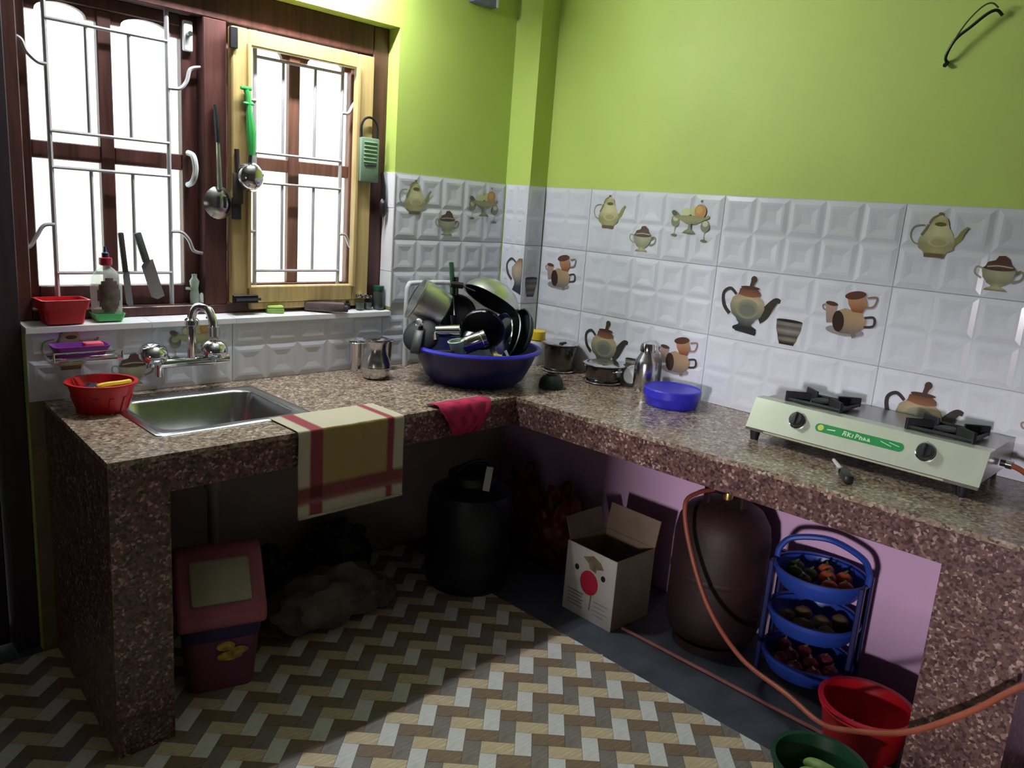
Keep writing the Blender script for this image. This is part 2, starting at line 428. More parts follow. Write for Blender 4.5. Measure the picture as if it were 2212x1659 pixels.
def p_brown_teapot():
    p = Print()
    p.stroke([(-0.056, 0.034), (-0.082, 0.052), (-0.106, 0.034), (-0.100, -0.008), (-0.074, -0.036)], (0.010, 0.014), '#3a3433')
    p.stroke([(0.036, -0.036), (0.058, -0.022), (0.076, 0.008), (0.094, 0.029), (0.110, 0.028)], (0.046, 0.012), '#3a342f')
    p.body(-0.010, [(0.044, -0.088), (0.046, -0.080), (0.024, -0.066), (0.034, -0.052), (0.058, -0.030), (0.066, -0.004), (0.060, 0.020), (0.040, 0.038), (0.032, 0.044)],
           ['#26262c', '#2b2b31', '#4b5152', '#666c66', '#8e8c74', '#b3a888', '#b99f80', '#a77f60'])
    p.ell(-0.008, -0.012, 0.044, 0.034, '#8a8972'); p.ell(-0.008, -0.014, 0.038, 0.028, '#7c7c6c'); p.ell(-0.007, -0.016, 0.030, 0.021, '#6c6e66')
    p.poly([(-0.044, -0.092), (0.034, -0.100), (0.038, -0.088), (-0.010, -0.072), (-0.052, -0.080)], '#27272d')
    p.poly([(-0.048, 0.036), (-0.044, 0.056), (-0.030, 0.062), (0.018, 0.060), (0.034, 0.048), (0.036, 0.036), (0.010, 0.030), (-0.020, 0.030)], ['#8d5f44', '#6a4434', '#5a3a30'])
    p.ell(-0.006, 0.062, 0.036, 0.006, '#4b322c')
    p.stroke([(-0.004, 0.062), (0.0, 0.078), (0.003, 0.090)], (0.012, 0.018), '#4a3731'); p.ell(0.004, 0.092, 0.011, 0.012, '#4a3630')
    return p
def p_cup():
    p = Print()
    p.body(0.0, [(0.026, -0.043), (0.034, -0.022), (0.044, 0.012), (0.046, 0.038)], ['#2b2321', '#3a2d2a', '#8c8780', '#3c2f2c', '#948f88', '#4a3b36', '#8f8a84', '#2d2624'])
    p.ell(0.0, 0.038, 0.046, 0.005, '#2a221f')
    return p
def p_mugs():
    p = Print()
    p.ell(0.0, -0.052, 0.062, 0.016, '#8d8a8c')
    p.stroke([(-0.062, 0.026), (-0.080, 0.022), (-0.078, 0.010), (-0.068, 0.006)], 0.005, '#8f7c72')
    p.poly([(-0.074, 0.030), (-0.036, 0.026), (-0.034, -0.030), (-0.062, -0.034)], ['#8b7a72', '#b19a8c', '#ab9184']); p.ell(-0.053, 0.029, 0.020, 0.007, '#4a3830', -0.1)
    p.stroke([(0.052, -0.004), (0.084, 0.002), (0.086, -0.024), (0.050, -0.032)], 0.008, '#473d3a')
    p.stroke([(0.056, 0.060), (0.084, 0.064), (0.078, 0.036), (0.052, 0.030)], 0.006, '#8c7468')
    p.poly([(-0.030, 0.010), (-0.008, 0.020), (0.044, 0.014), (0.062, -0.010), (0.058, -0.038), (0.030, -0.058), (-0.016, -0.060), (-0.040, -0.040)], ['#6b655f', '#8f7a66', '#b19574', '#a98e70'])
    p.ell(-0.024, -0.024, 0.019, 0.034, '#33241f', 0.15); p.stroke([(0.024, -0.05), (0.034, -0.068)], 0.014, '#77706c')
    p.poly([(-0.008, 0.062), (0.046, 0.066), (0.058, 0.040), (0.048, 0.012), (0.016, 0.012), (0.000, 0.034)], ['#7c4c30', '#a8724c', '#b5886a', '#b08a72'])
    p.ell(0.018, 0.064, 0.033, 0.013, '#5a3a30', 0.22)
    return p
PALE = [(0.100, 0.160, p_pale_teapot(), 'teapot_print'), (0.275, 0.072, p_sugar(), 'sugar_bowl_print'), (0.480, 0.146, p_fruit(), 'fruit_bowl_print')]
BROWN = [(0.150, 0.126, p_brown_teapot(), 'teapot_print'), (0.302, 0.058, p_cup(), 'cup_print'), (0.488, 0.144, p_mugs(), 'mugs_print')]
_pm = {}
def print_mesh(p, nm):
    if id(p) not in _pm: _pm[id(p)] = p.mesh(nm)
    return _pm[id(p)]

# ------------------------------------------------------------------ embossed wall tiles
SQ = 0.122; TH = 0.2477; TW = 0.61
def tile_mesh(cols, rows):
    bm = BM(); g = 0.0012
    W = sum(cols); Hh = sum(rows)
    u = 0.0
    for ci, cw in enumerate(cols):
        v = 0.0
        for ri, rh in enumerate(rows):
            x0 = u + (g if ci == 0 else 0); x1 = u+cw - (g if ci == len(cols)-1 else 0)
            y0 = v + (g if ri == 0 else 0); y1 = v+rh - (g if ri == len(rows)-1 else 0)
            def ring(i, z):
                i = min(i, (x1-x0)*0.45, (y1-y0)*0.45)
                return [bm.verts.new(q) for q in ((x0+i, y0+i, z), (x1-i, y0+i, z), (x1-i, y1-i, z), (x0+i, y1-i, z))]
            R = [ring(0, 0.0035), ring(0.003, 0.0036), ring(0.017, 0.0062), ring(0.025, 0.0062), ring(0.044, 0.0042)]
            for a, b in zip(R, R[1:]):
                for k in range(4):
                    j = (k+1) % 4; bm.faces.new((a[k], a[j], b[j], b[k]))
            bm.faces.new(R[-1])
            v += rh
        u += cw
    # skirt
    a = [bm.verts.new(q) for q in ((g, g, 0.0005), (W-g, g, 0.0005), (W-g, Hh-g, 0.0005), (g, Hh-g, 0.0005))]
    b = [bm.verts.new(q) for q in ((g, g, 0.0035), (W-g, g, 0.0035), (W-g, Hh-g, 0.0035), (g, Hh-g, 0.0035))]
    for k in range(4):
        j = (k+1) % 4; bm.faces.new((a[k], a[j], b[j], b[k]))
    me = bpy.data.meshes.new('wall_tile'); bm.to_mesh(me); bm.free(); me.materials.append(TILE)
    return me
_tm = {}
def wall_tile(wall, axis, start, zb, cols, rows=(TH/2, TH/2), prints=None, at=0.0):
    key = (tuple(round(c, 4) for c in cols), tuple(round(r, 4) for r in rows))
    if key not in _tm: _tm[key] = tile_mesh(cols, rows)
    o = link('wall_tile', _tm[key], TILE, wall)
    if axis == 'A':   # window wall, faces -y
        o.matrix_local = Matrix(((1, 0, 0, start), (0, 0, -1, at), (0, 1, 0, zb), (0, 0, 0, 1)))
    else:             # stove wall, faces -x : u -> -y, v -> z, n -> -x
        o.matrix_local = Matrix(((0, 0, -1, at), (-1, 0, 0, start), (0, 1, 0, zb), (0, 0, 0, 1)))
    for (u, v, p, nm) in (prints or ()):
        c = link(nm, print_mesh(p, nm), INK, o); c.location = (u, v, 0.0066)
    return o
C5 = [SQ]*5
Z3, Z2, Z1 = H, H+TH, H+2*TH
Y0 = -0.3965
# grout beds
bm = BM(); box(bm, -0.0006, 0, -2.9, CY, H, H+3*TH+0.001); o = finish(bm, 'grout_bed', GROUT, wall_right, False)
bm = BM(); box(bm, WX0, CX, -0.0006, 0, H, WZ0-0.012); box(bm, WX1, CX, -0.0006, 0, WZ0-0.02, H+3*TH+0.001); finish(bm, 'grout_bed', GROUT, wall_back, False)
for ci, z in enumerate((Z1, Z2, Z3)):
    wall_tile(wall_right, 'B', CY-0.001, z, [(CY-0.001-Y0)/2]*2, prints=None)
    for m in range(4):
        ys = Y0 - TW*m
        if ci == 0: pr = PALE if m % 2 == 0 else None
        elif ci == 1: pr = BROWN if m % 2 == 1 else None
        else: pr = BROWN if m % 2 == 0 else None
        wall_tile(wall_right, 'B', ys, z, C5, prints=pr)
# mugs print on the narrow tile beside the column
o = link('mugs_print', print_mesh(BROWN[2][2], 'mugs_print'), INK, wall_right)
o.matrix_local = Matrix(((0, 0, -1, -0.0062), (-1, 0, 0, -0.262), (0, 1, 0, 1.180), (0, 0, 0, 1)))
# window wall tiles
w = (CX-WX1)/5
wall_tile(wall_back, 'A', WX1, Z1, [w]*5, prints=[(u*0.96, v, p, n) for u, v, p, n in PALE])
wall_tile(wall_back, 'A', WX1, Z2, [w]*5, rows=(TH/2, TH/2))
hs = WZ0-0.012-H
for k, xs in enumerate((-1.945, -1.335, -0.725)):
    ww = 0.61 if k < 2 else CX+0.725
    rows = (TH/2, hs-TH/2) if k < 2 else (TH/2, hs-TH/2)
    wall_tile(wall_back, 'A', xs, H, [ww/5]*5, rows=rows, prints=[(0.113, 0.150, p_pale_teapot(), 'teapot_print'), (0.285, 0.075, PALE[1][2], 'sugar_bowl_print'), (0.482, 0.148, PALE[2][2], 'fruit_bowl_print')] if k == 0 else None)
# the column's two tiled faces: cut tiles with the halves of one teapot print
colw = bpy.data.objects['wall_column']
for z in (Z3, Z2, Z1):
    wall_tile(colw, 'B', -0.009, z, [0.0665, 0.0665], at=CX)
    wall_tile(colw, 'A', CX-0.008, z, [0.104], at=CY)
p = Print()
p.stroke([(0.012, 0.044), (-0.016, 0.058), (-0.040, 0.034), (-0.034, -0.004), (-0.008, -0.030)], (0.008, 0.012), '#4a4648')
p.strips([(0.000, -0.075), (0.010, -0.055), (0.012, -0.040), (-0.008, -0.010), (-0.010, 0.020), (0.010, 0.040), (0.030, 0.062)],
         [(0.050, -0.090), (0.050, -0.060), (0.050, -0.040), (0.050, -0.010), (0.050, 0.020), (0.050, 0.045), (0.050, 0.062)], ['#33333c', '#3d3d46', '#6b6a68', '#a59c88', '#b5a48c', '#a98c70', '#7c5c48'])
o = link('teapot_print', p.mesh('teapot_print'), INK, colw)
o.matrix_local = Matrix(((0, 0, -1, CX-0.0066), (-1, 0, 0, -0.090), (0, 1, 0, 1.165), (0, 0, 0, 1)))
o = link('cup_print', print_mesh(BROWN[1][2], 'cup_print'), INK, colw)
o.matrix_local = Matrix(((0.8, 0, 0, -0.058), (0, 0, -1, CY-0.0066), (0, 1, 0, 1.108), (0, 0, 0, 1)))
# tiled sill and tiled jamb
bm = BM(); prism(bm, [(0.0, WZ0-0.014), (0.13, WZ0-0.014), (0.13, WZ0+0.012), (0.0, WZ0)], WX0, WX1)
for v in bm.verts: v.co = Vector((v.co.z, v.co.x, v.co.y))
sill = finish(bm, 'sill_bed', GROUT, wall_back, False)
xs = [WX0, -1.60, -1.325, -1.02, WX1]
for a, b in zip(xs, xs[1:]):
    bm = BM(); prism(bm, [(-0.012, WZ0-0.013), (-0.012, WZ0+0.0035), (0.135, WZ0+0.016), (0.135, WZ0+0.010)], a+0.001, b-0.001)
    for v in bm.verts: v.co = Vector((v.co.z, v.co.x, v.co.y))
    finish(bm, 'sill_tile', TILEW, wall_back, False)
for z0, z1 in ((WZ0+0.02, 1.16), (1.16, 1.40), (1.40, H+3*TH)):
    bm = BM(); box(bm, WX1-0.007, WX1, -0.008, 0.062, z0+0.001, z1-0.001, 0.001, 1); finish(bm, 'jamb_tile', TILEW, wall_back, False)

# ------------------------------------------------------------------ herringbone floor planks
PL = {'H1': mat('plank_beige', (0.66, 0.54, 0.36), 0.45, var=0.22, scale=6, stretch=(3, 22, 3)),
      'V1': mat('plank_white', (0.76, 0.76, 0.75), 0.45, var=0.12, scale=6, stretch=(3, 22, 3)),
      'H0': mat('plank_brown', (0.25, 0.175, 0.12), 0.45, var=0.3, scale=6, stretch=(3, 22, 3)),
      'V0': mat('plank_grey', (0.24, 0.215, 0.20), 0.45, var=0.25, scale=6, stretch=(3, 22, 3))}
e1 = Vector((0.0324, -0.0330)); e2 = Vector((0.0354, 0.0330)); org = Vector((-0.777, -1.168))
org = org - e2      # lower-left corner of a beige plank
EDGE = -0.578
def clip(poly, nx, ny, d):
    out = []
    for i, p in enumerate(poly):
        q = poly[(i+1) % len(poly)]
        a = p[0]*nx+p[1]*ny-d; b = q[0]*nx+q[1]*ny-d
        if a <= 0: out.append(p)
        if a*b < 0:
            t = a/(a-b); out.append((p[0]+(q[0]-p[0])*t, p[1]+(q[1]-p[1])*t))
    return out
Rc = cam.rotation_euler.to_matrix(); Cc = Vector(cam.location)
def project(P):
    v = Rc.transposed() @ (Vector(P)-Cc)
    if v.z > -0.05: return None
    return (1106+1706.73*v.x/-v.z, 829.5-1706.73*v.y/-v.z)
planks = []
for i in range(-60, 60):
    for j in range(-60, 60):
        base = org + (e1+e2)*2*i + (e1-e2)*j
        light = (j % 2 == 0)
        for kind, (a0, a1, b0, b1) in (('H', (0, 2, 0, 1)), ('V', (2, 3, 0, 2))):
            poly = [tuple(base+e1*a+e2*b) for a, b in ((a0, b0), (a1, b0), (a1, b1), (a0, b1))]
            cx = sum(p[0] for p in poly)/4; cy = sum(p[1] for p in poly)/4
            if not (-3.3 < cx < -0.5 and -3.4 < cy < 0.05): continue
            poly = clip(clip(poly, 1, 0, EDGE), 0, 1, -0.01)
            if len(poly) < 3: continue
            area = abs(sum(poly[k][0]*poly[(k+1) % len(poly)][1]-poly[(k+1) % len(poly)][0]*poly[k][1] for k in range(len(poly))))/2
            if area < 2e-5: continue
            q = project((cx, cy, 0)); vis = q is not None and -10 < q[0] < 2222 and -10 < q[1] < 1669
            hid = (-1.96 < cx < -1.78 and cy > -0.66) or (cx > -1.8 and cy > -0.50)
            d = (Vector((cx, cy, 0))-Cc).length
            planks.append(((0 if vis and not hid else 1), d, kind+('1' if light else '0'), poly, (cx, cy), area))
planks.sort(key=lambda t: (t[0], t[1]))
def plank_bm(bm, poly, c=(0, 0), z1=0.0022):
    k = 0.985
    n = len(poly); cx = sum(p[0] for p in poly)/n; cy = sum(p[1] for p in poly)/n
    pts = [((p[0]-cx)*k+cx-c[0], (p[1]-cy)*k+cy-c[1]) for p in poly]
    if sum(pts[i][0]*pts[(i+1) % n][1]-pts[(i+1) % n][0]*pts[i][1] for i in range(n)) < 0: pts = pts[::-1]
    return prism(bm, pts, 0.0, z1)
shared = {}
NP = 295
full = abs((e1*2).cross(e2)) if hasattr(e1, 'cross') else 0.00455
for flag, d, key, poly, c, area in planks[:NP]:
    if area > full*0.98:
        if key not in shared:
            bm = plank_bm(BM(), poly, c); me = bpy.data.meshes.new('floor_plank'); bm.to_mesh(me); bm.free(); me.materials.append(PL[key]); shared[key] = me
        o = link('floor_plank', shared[key], PL[key], floor); o.location = (c[0], c[1], 0)
    else:
        bm = plank_bm(BM(), poly, c); me = bpy.data.meshes.new('floor_plank'); bm.to_mesh(me); bm.free()
        o = link('floor_plank', me, PL[key], floor); o.location = (c[0], c[1], 0)
bm = BM(); keys = list(PL); fi = []
for flag, d, key, poly, c, area in planks[NP:]:
    n0 = len(bm.faces); plank_bm(bm, poly); bm.faces.ensure_lookup_table()
    for f in range(n0, len(bm.faces)): bm.faces[f].material_index = keys.index(key)
me = bpy.data.meshes.new('more_floor_planks'); bm.to_mesh(me); bm.free()
for k in keys: me.materials.append(PL[k])
o = link('more_floor_planks', me, None, floor); o['kind'] = 'stuff'
# thin reddish edging along the cement strip
bm = BM(); tube(bm, [(-0.386, -1.04, 0.006), (-0.388, -1.4, 0.007), (-0.392, -1.98, 0.006)], 0.006, 6)
o = structure('trim_1', bm, mat('faded_red_edging', (0.32, 0.12, 0.11), 0.7, var=0.2), True)
#==PART2==
# ------------------------------------------------------------------ window
win = thing('window_1', 'dark brown double window with grey iron grille above the sink', 'window'); win['kind'] = 'structure'
YF = 0.065
def bar(name, x0, x1, y0, y1, z0, z1, m, par, bev=0.003):
    bm = BM(); box(bm, x0, x1, y0, y1, z0, z1, bev, 1); return finish(bm, name, m, par, False)
bar('frame_post', -1.945, -1.905, YF, 0.17, WZ0+0.012, WZ1, WOOD, win)
bar('frame_post', -1.395, -1.318, YF, 0.17, 1.045, 1.942, WOOD, win)
bar('frame_post', -0.758, WX1-0.001, YF, 0.17, WZ0+0.012, WZ1, WOOD, win)
bar('frame_rail', -1.905, -0.758, YF, 0.17, 1.942, WZ1, WOOD, win)
bar('frame_rail', -1.905, -0.758, YF, 0.17, WZ0+0.012, 1.045, WOOD, win)
def arch(par, x0, x1, zs, h, zt, y0, y1, m):
    w = x1-x0; low = [(x0, zs), (x0+0.14*w, zs)]
    for k in range(0, 13):
        a = PI*(1-k/12); low.append((x0+w/2+0.36*w*math.cos(a), zs+0.004+h*math.sin(a)))
    low += [(x1-0.14*w, zs-0.0001), (x1, zs)]
    bm = BM(); F = []
    for x, z in low: F.append([bm.verts.new((x, y0, z)), bm.verts.new((x, y0, zt)), bm.verts.new((x, y1, z)), bm.verts.new((x, y1, zt))])
    for A, B in zip(F, F[1:]):
        bm.faces.new((A[0], B[0], B[1], A[1])); bm.faces.new((A[2], A[3], B[3], B[2])); bm.faces.new((A[0], A[2], B[2], B[0]))
    return finish(bm, 'arched_head', m, par, False)
def sash(x0, x1, z0, z1, ox0, ox1, oz0, oz1, mv0, mv1, mh0, mh1, ya, yb, m):
    s = finish(box(BM(), x0, ox0, ya, yb, z0, z1, 0.003, 1), 'sash', m, win, False)
    bar('sash_stile', ox1, x1, ya, yb, z0, z1, m, s)
    bar('sash_rail', ox0, ox1, ya, yb, z0, oz0, m, s); bar('sash_rail', ox0, ox1, ya, yb, oz1+0.012, z1, m, s)
    bar('muntin', mv0, mv1, ya+0.004, yb-0.004, oz0, oz1+0.012, m, s)
    bar('muntin', ox0, mv0, ya+0.006, yb-0.006, mh0, mh1, m, s); bar('muntin', mv1, ox1, ya+0.006, yb-0.006, mh0, mh1, m, s)
    zs = oz1-0.022
    arch(s, ox0, mv0, zs, 0.028, oz1+0.013, ya+0.008, yb-0.008, m); arch(s, mv1, ox1, zs, 0.028, oz1+0.013, ya+0.008, yb-0.008, m)
    ym = (ya+yb)/2
    for a, b in ((ox0, mv0), (mv1, ox1)):
        for c, d in ((oz0, mh0), (mh1, oz1+0.012)):
            finish(box(BM(), a, b, ym-0.0015, ym+0.0015, c, d), 'pane', CLEAR, s, False)
    return s
sl = sash(-1.905, -1.396, 1.046, 1.941, -1.874, -1.447, 1.110, 1.893, -1.690, -1.650, 1.474, 1.524, 0.105, 0.140, WOOD)
sr = sash(-1.317, -0.759, 1.046, 1.941, -1.252, -0.821, 1.110, 1.893, -1.069, -1.026, 1.497, 1.541, 0.110, 0.142, WOODM)
# ochre inner casement on the right
t = finish(box(BM(), -1.312, -1.257, 0.040, 0.072, 1.050, 1.930, 0.004, 1), 'inner_casement', TAN, win, False); t['label'] = 'ochre wooden inner casement'
bar('casement_stile', -0.837, -0.768, 0.040, 0.072, 1.050, 1.930, TAN, t, 0.004)
bar('casement_rail', -1.257, -0.837, 0.040, 0.072, 1.880, 1.930, TAN, t, 0.004)
bar('casement_rail', -1.257, -0.837, 0.040, 0.072, 1.050, 1.107, TAN, t, 0.004)
bar('casement_bead', -1.263, -1.250, 0.030, 0.045, 1.10, 1.886, TAN, t, 0.002); bar('casement_bead', -0.844, -0.831, 0.030, 0.045, 1.10, 1.886, TAN, t, 0.002)
bar('casement_foot', -1.245, -0.775, 0.046, 0.074, 1.026, 1.050, TAN, t, 0.003)
bar('hinge', -1.322, -1.296, 0.030, 0.042, 1.862, 1.925, DSTEEL, t, 0.002)
bar('hinge', -1.316, -1.286, 0.030, 0.042, 1.330, 1.40, DSTEEL, t, 0.002)
b = bar('bolt', -1.315, -1.225, 0.028, 0.040, 1.050, 1.078, DSTEEL, t, 0.002)
bm = tube(BM(), [(-1.31, 0.022, 1.064), (-1.22, 0.022, 1.064)], 0.005, 6); finish(bm, 'bolt_rod', DSTEEL, b)
# grille
def grille(xl, xr, i0, i1, zt, za, zb, zc, zl, zh, y, brackets):
    g = None
    def rod(pts, r=0.0055):
        nonlocal g
        o = finish(tube(BM(), pts, r, 6), 'window_grille' if g is None else 'grille_rod', ROD, win if g is None else g)
        if g is None: g = o
        return o
    rod([(xl, y, zl), (xl, y, zh)], 0.007); rod([(xr, y, zl), (xr, y, zh)], 0.007)
    for z in (zt, za, zb, zc): rod([(xl, y-0.004, z), (xr, y-0.004, z)])
    for x in (i0, i1):
        rod([(x, y, za), (x, y, zt)]); rod([(x, y, zc), (x, y, zb)])
    for pts in brackets: rod(spline([(x, y-0.004, z) for x, z in pts], 6), 0.006)
grille(-1.832, -1.498, -1.727, -1.609, 1.850, 1.552, 1.452, 1.150, 1.046, 1.941, 0.087,
       [[(-1.832, 1.728), (-1.855, 1.732), (-1.880, 1.755), (-1.895, 1.785), (-1.935, 1.794)], [(-1.498, 1.716), (-1.462, 1.720), (-1.440, 1.745), (-1.428, 1.782), (-1.396, 1.793)],
        [(-1.832, 1.29), (-1.860, 1.286), (-1.880, 1.255), (-1.900, 1.225), (-1.935, 1.215)], [(-1.498, 1.281), (-1.464, 1.279), (-1.440, 1.255), (-1.425, 1.222), (-1.396, 1.213)]])
grille(-1.209, -0.872, -1.106, -0.982, 1.859, 1.554, 1.455, 1.155, 1.046, 1.941, 0.090,
       [[(-0.872, 1.724), (-0.845, 1.728), (-0.825, 1.76), (-0.80, 1.79)], [(-0.872, 1.29), (-0.845, 1.288), (-0.825, 1.25), (-0.80, 1.22)],
        [(-1.209, 1.29), (-1.240, 1.286), (-1.27, 1.25), (-1.30, 1.22)], [(-1.209, 1.72), (-1.240, 1.724), (-1.27, 1.76), (-1.30, 1.79)]])
bm = tube(BM(), spline([(-1.432, 0.100, 1.530), (-1.428, 0.070, 1.520), (-1.424, 0.062, 1.480), (-1.430, 0.070, 1.442), (-1.434, 0.100, 1.430)], 6), [0.009]*25, 8)
finish(bm, 'casement_handle', WPLA, sl)
bm = box(BM(), -1.445, -1.415, 0.088, 0.104, 1.835, 1.925, 0.005, 2); lat = finish(bm, 'casement_latch', WPLA, sl)
bm = tube(BM(), [(-1.43, 0.090, 1.885), (-1.43, 0.072, 1.885)], 0.008, 8); finish(bm, 'latch_knob', STEEL, lat)

# ------------------------------------------------------------------ door left of the window
door = thing('door_1', 'dark wooden door and frame beside the window wall', 'door'); door['kind'] = 'structure'
bar('door_post', -2.01, -1.9455, 0.03, 0.17, 0, WZ1-0.001, DOORW, door)
bar('door_post', DX0, DX0+0.06, 0.03, 0.17, 0, WZ1-0.001, DOORW, door)
bar('door_head', DX0+0.06, -2.01, 0.03, 0.17, 1.98, WZ1-0.001, DOORW, door)
lf = bar('door_leaf', DX0+0.062, -2.012, 0.09, 0.13, 0.006, 1.978, DOORW, door)
for z0, z1 in ((0.12, 0.85), (1.0, 1.86)):
    for x0, x1 in ((-2.72, -2.45), (-2.40, -2.12)):
        bar('door_panel', x0, x1, 0.078, 0.092, z0, z1, DOORW, lf, 0.006)

# ------------------------------------------------------------------ tube lamp above the window, box beside it
lamp = thing('tube_lamp', 'slim tube lamp on two short arms above the window', 'lamp', (-1.16, 0, 2.225))
for sx in (-1, 1):
    bm = BM(); box(bm, sx*0.22-0.008, sx*0.22+0.008, -0.125, -0.001, 0.052, 0.068, 0.002, 1); finish(bm, 'lamp_arm', WPLA, lamp)
    bm = BM(); box(bm, sx*0.31-0.010, sx*0.31+0.010, -0.164, -0.136, 0.008, 0.062, 0.003, 1); finish(bm, 'lamp_holder', WPLA, lamp)
bm = BM(); box(bm, -0.32, 0.32, -0.163, -0.125, 0.050, 0.075, 0.004, 1); finish(bm, 'lamp_batten', WPLA, lamp)
bm = tube(BM(), [(-0.30, -0.150, 0.025), (0.30, -0.150, 0.025)], 0.014, 10); finish(bm, 'lamp_tube', emis('lit_tube', (0.95, 0.97, 1.0), TUBE_W), lamp)
jb = thing('wall_box', 'small grey blue box mounted high on the green wall', 'wall box', (-0.312, 0, 2.197))
bm = BM(); box(bm, -0.062, 0.062, -0.036, -0.001, 0.0, 0.10, 0.004, 2); finish(bm, 'box_body', mat('grey_blue_plastic', (0.16, 0.17, 0.32), 0.5, var=0.25), jb)
bm = BM(); box(bm, 0.052, 0.064, -0.040, -0.036, 0.0, 0.10, 0.001, 1); finish(bm, 'box_edge', WPLA, jb)

# ------------------------------------------------------------------ worktop
ctr = thing('kitchen_counter', 'l-shaped speckled granite kitchen worktop along two tiled walls', 'counter', (0, 0, 0))
LB, LF = (-1.908, -0.0055), (-1.946, -0.642)            # its free end
IC = (-0.598, -0.633); BE = (-0.547, -2.75)
SX0, SX1, SY0, SY1 = -1.752, -1.338, -0.470, -0.118    # cut-out for the sink
def fy(x): return LF[1] + (IC[1]-LF[1])*(x-LF[0])/(IC[0]-LF[0])
def fx(y): return IC[0] + (BE[0]-IC[0])*(y-IC[1])/(BE[1]-IC[1])
bm = BM(); TOPZ = (0.775, H)
for poly in ([LF, (SX0, fy(SX0)), (SX0, -0.0045), LB], [(SX0, fy(SX0)), (SX1, fy(SX1)), (SX1, SY0), (SX0, SY0)], [(SX0, SY1), (SX1, SY1), (SX1, -0.0045), (SX0, -0.0045)],
             [(SX1, fy(SX1)), IC, (CX-0.001, -0.633), (CX-0.001, -0.0045), (SX1, -0.0045)], [IC, (fx(-1.74), -1.74), (-0.0045, -1.74), (-0.0045, CY-0.0045), (CX-0.001, CY-0.0045), (CX-0.001, -0.633)],
             [(fx(-1.74), -1.741), BE, (-0.0045, -2.75), (-0.0045, -1.741)]):
    prism(bm, poly, *TOPZ)
finish(bm, 'worktop', GRAN, ctr, False)
bm = BM(); FZ = 0.691
prism(bm, [LF, (IC[0], IC[1]), (IC[0], IC[1]+0.02), (LF[0], LF[1]+0.02)], FZ, 0.7748); finish(bm, 'front_facing', GRAN_D, ctr, False)
bm = BM(); prism(bm, [IC, BE, (BE[0]+0.02, BE[1]), (IC[0]+0.02, IC[1])], FZ, 0.7748); finish(bm, 'front_facing', GRAN_D, ctr, False)
bm = BM(); box(bm, -1.80, -1.775, -0.62, -0.005, FZ, 0.7748); box(bm, -1.31, -0.58, -0.61, -0.005, FZ, 0.7748); box(bm, -1.775, -1.31, -0.61, -0.50, FZ, 0.7748); box(bm, -0.52, -0.005, -2.74, -0.63, FZ, 0.7748); box(bm, -0.58, -0.005, -0.61, -0.005, FZ, 0.7748)
finish(bm, 'concrete_slab', CONC, ctr, False)
bm = BM(); prism(bm, [LF, (-1.803, fy(-1.8)), (-1.803, -0.005), LB], 0.0022, 0.7748); finish(bm, 'end_panel', GRAN_D, ctr, False)
bm = BM(); prism(bm, [(fx(-2.034)+0.001, -2.034), (fx(-2.235)+0.001, -2.235), (-0.006, -2.235), (-0.006, -2.034)], 0.0, 0.6905); finish(bm, 'support_panel', GRAN_D, ctr, False)

# ------------------------------------------------------------------ sink, tap
def rrect(x0, x1, y0, y1, r, n=6):
    out = []
    for cx, cy, a0 in ((x1-r, y1-r, 0), (x0+r, y1-r, PI/2), (x0+r, y0+r, PI), (x1-r, y0+r, 1.5*PI)):
        for k in range(n+1):
            a = a0+PI/2*k/n; out.append((cx+r*math.cos(a), cy+r*math.sin(a)))
    return out
def loft(bm, rings, capend=True):
    R = [[bm.verts.new((x, y, z)) for x, y in pts] for pts, z in rings]; n = len(R[0])
    for a, b in zip(R, R[1:]):
        for i in range(n): bm.faces.new((a[i], a[(i+1) % n], b[(i+1) % n], b[i]))
    if capend: bm.faces.new(R[-1])
    return bm
sink = thing('kitchen_sink', 'brushed steel sink set into the granite worktop', 'sink', (-1.545, -0.294, H))
a, b = 0.222, 0.196
bm = BM()
loft(bm, [(rrect(-a-0.012, a+0.012, -b-0.012, b+0.012, 0.02), 0.0005), (rrect(-a-0.010, a+0.010, -b-0.010, b+0.010, 0.02), 0.003), (rrect(-a+0.022, a-0.022, -b+0.026, b-0.026, 0.05), 0.002),
          (rrect(-a+0.028, a-0.028, -b+0.032, b-0.032, 0.05), -0.006), (rrect(-a+0.036, a-0.036, -b+0.040, b-0.040, 0.055), -0.11), (rrect(-a+0.05, a-0.05, -b+0.055, b-0.055, 0.06), -0.142), (rrect(-a+0.08, a-0.08, -b+0.085, b-0.085, 0.06), -0.152)])
finish(bm, 'sink_bowl', STEEL, sink, True, 0.9)
bm = lathe(BM(), [(0.0, -0.149), (0.018, -0.149), (0.030, -0.146), (0.036, -0.150)], 20); finish(bm, 'drain', CHROME, sink)
bm = tube(BM(), [(0.02, 0.03, -0.153), (0.02, 0.03, -0.26)], 0.026, 12); finish(bm, 'waste_pipe', PIPE, sink)
bm = tube(BM(), [(0.02, 0.03, -0.26), (0.02, 0.03, -0.45), (0.02, 0.06, -0.55), (0.02, 0.16, -0.60), (0.02, 0.27, -0.60)], 0.017, 10); finish(bm, 'drain_hose', PIPE, sink)

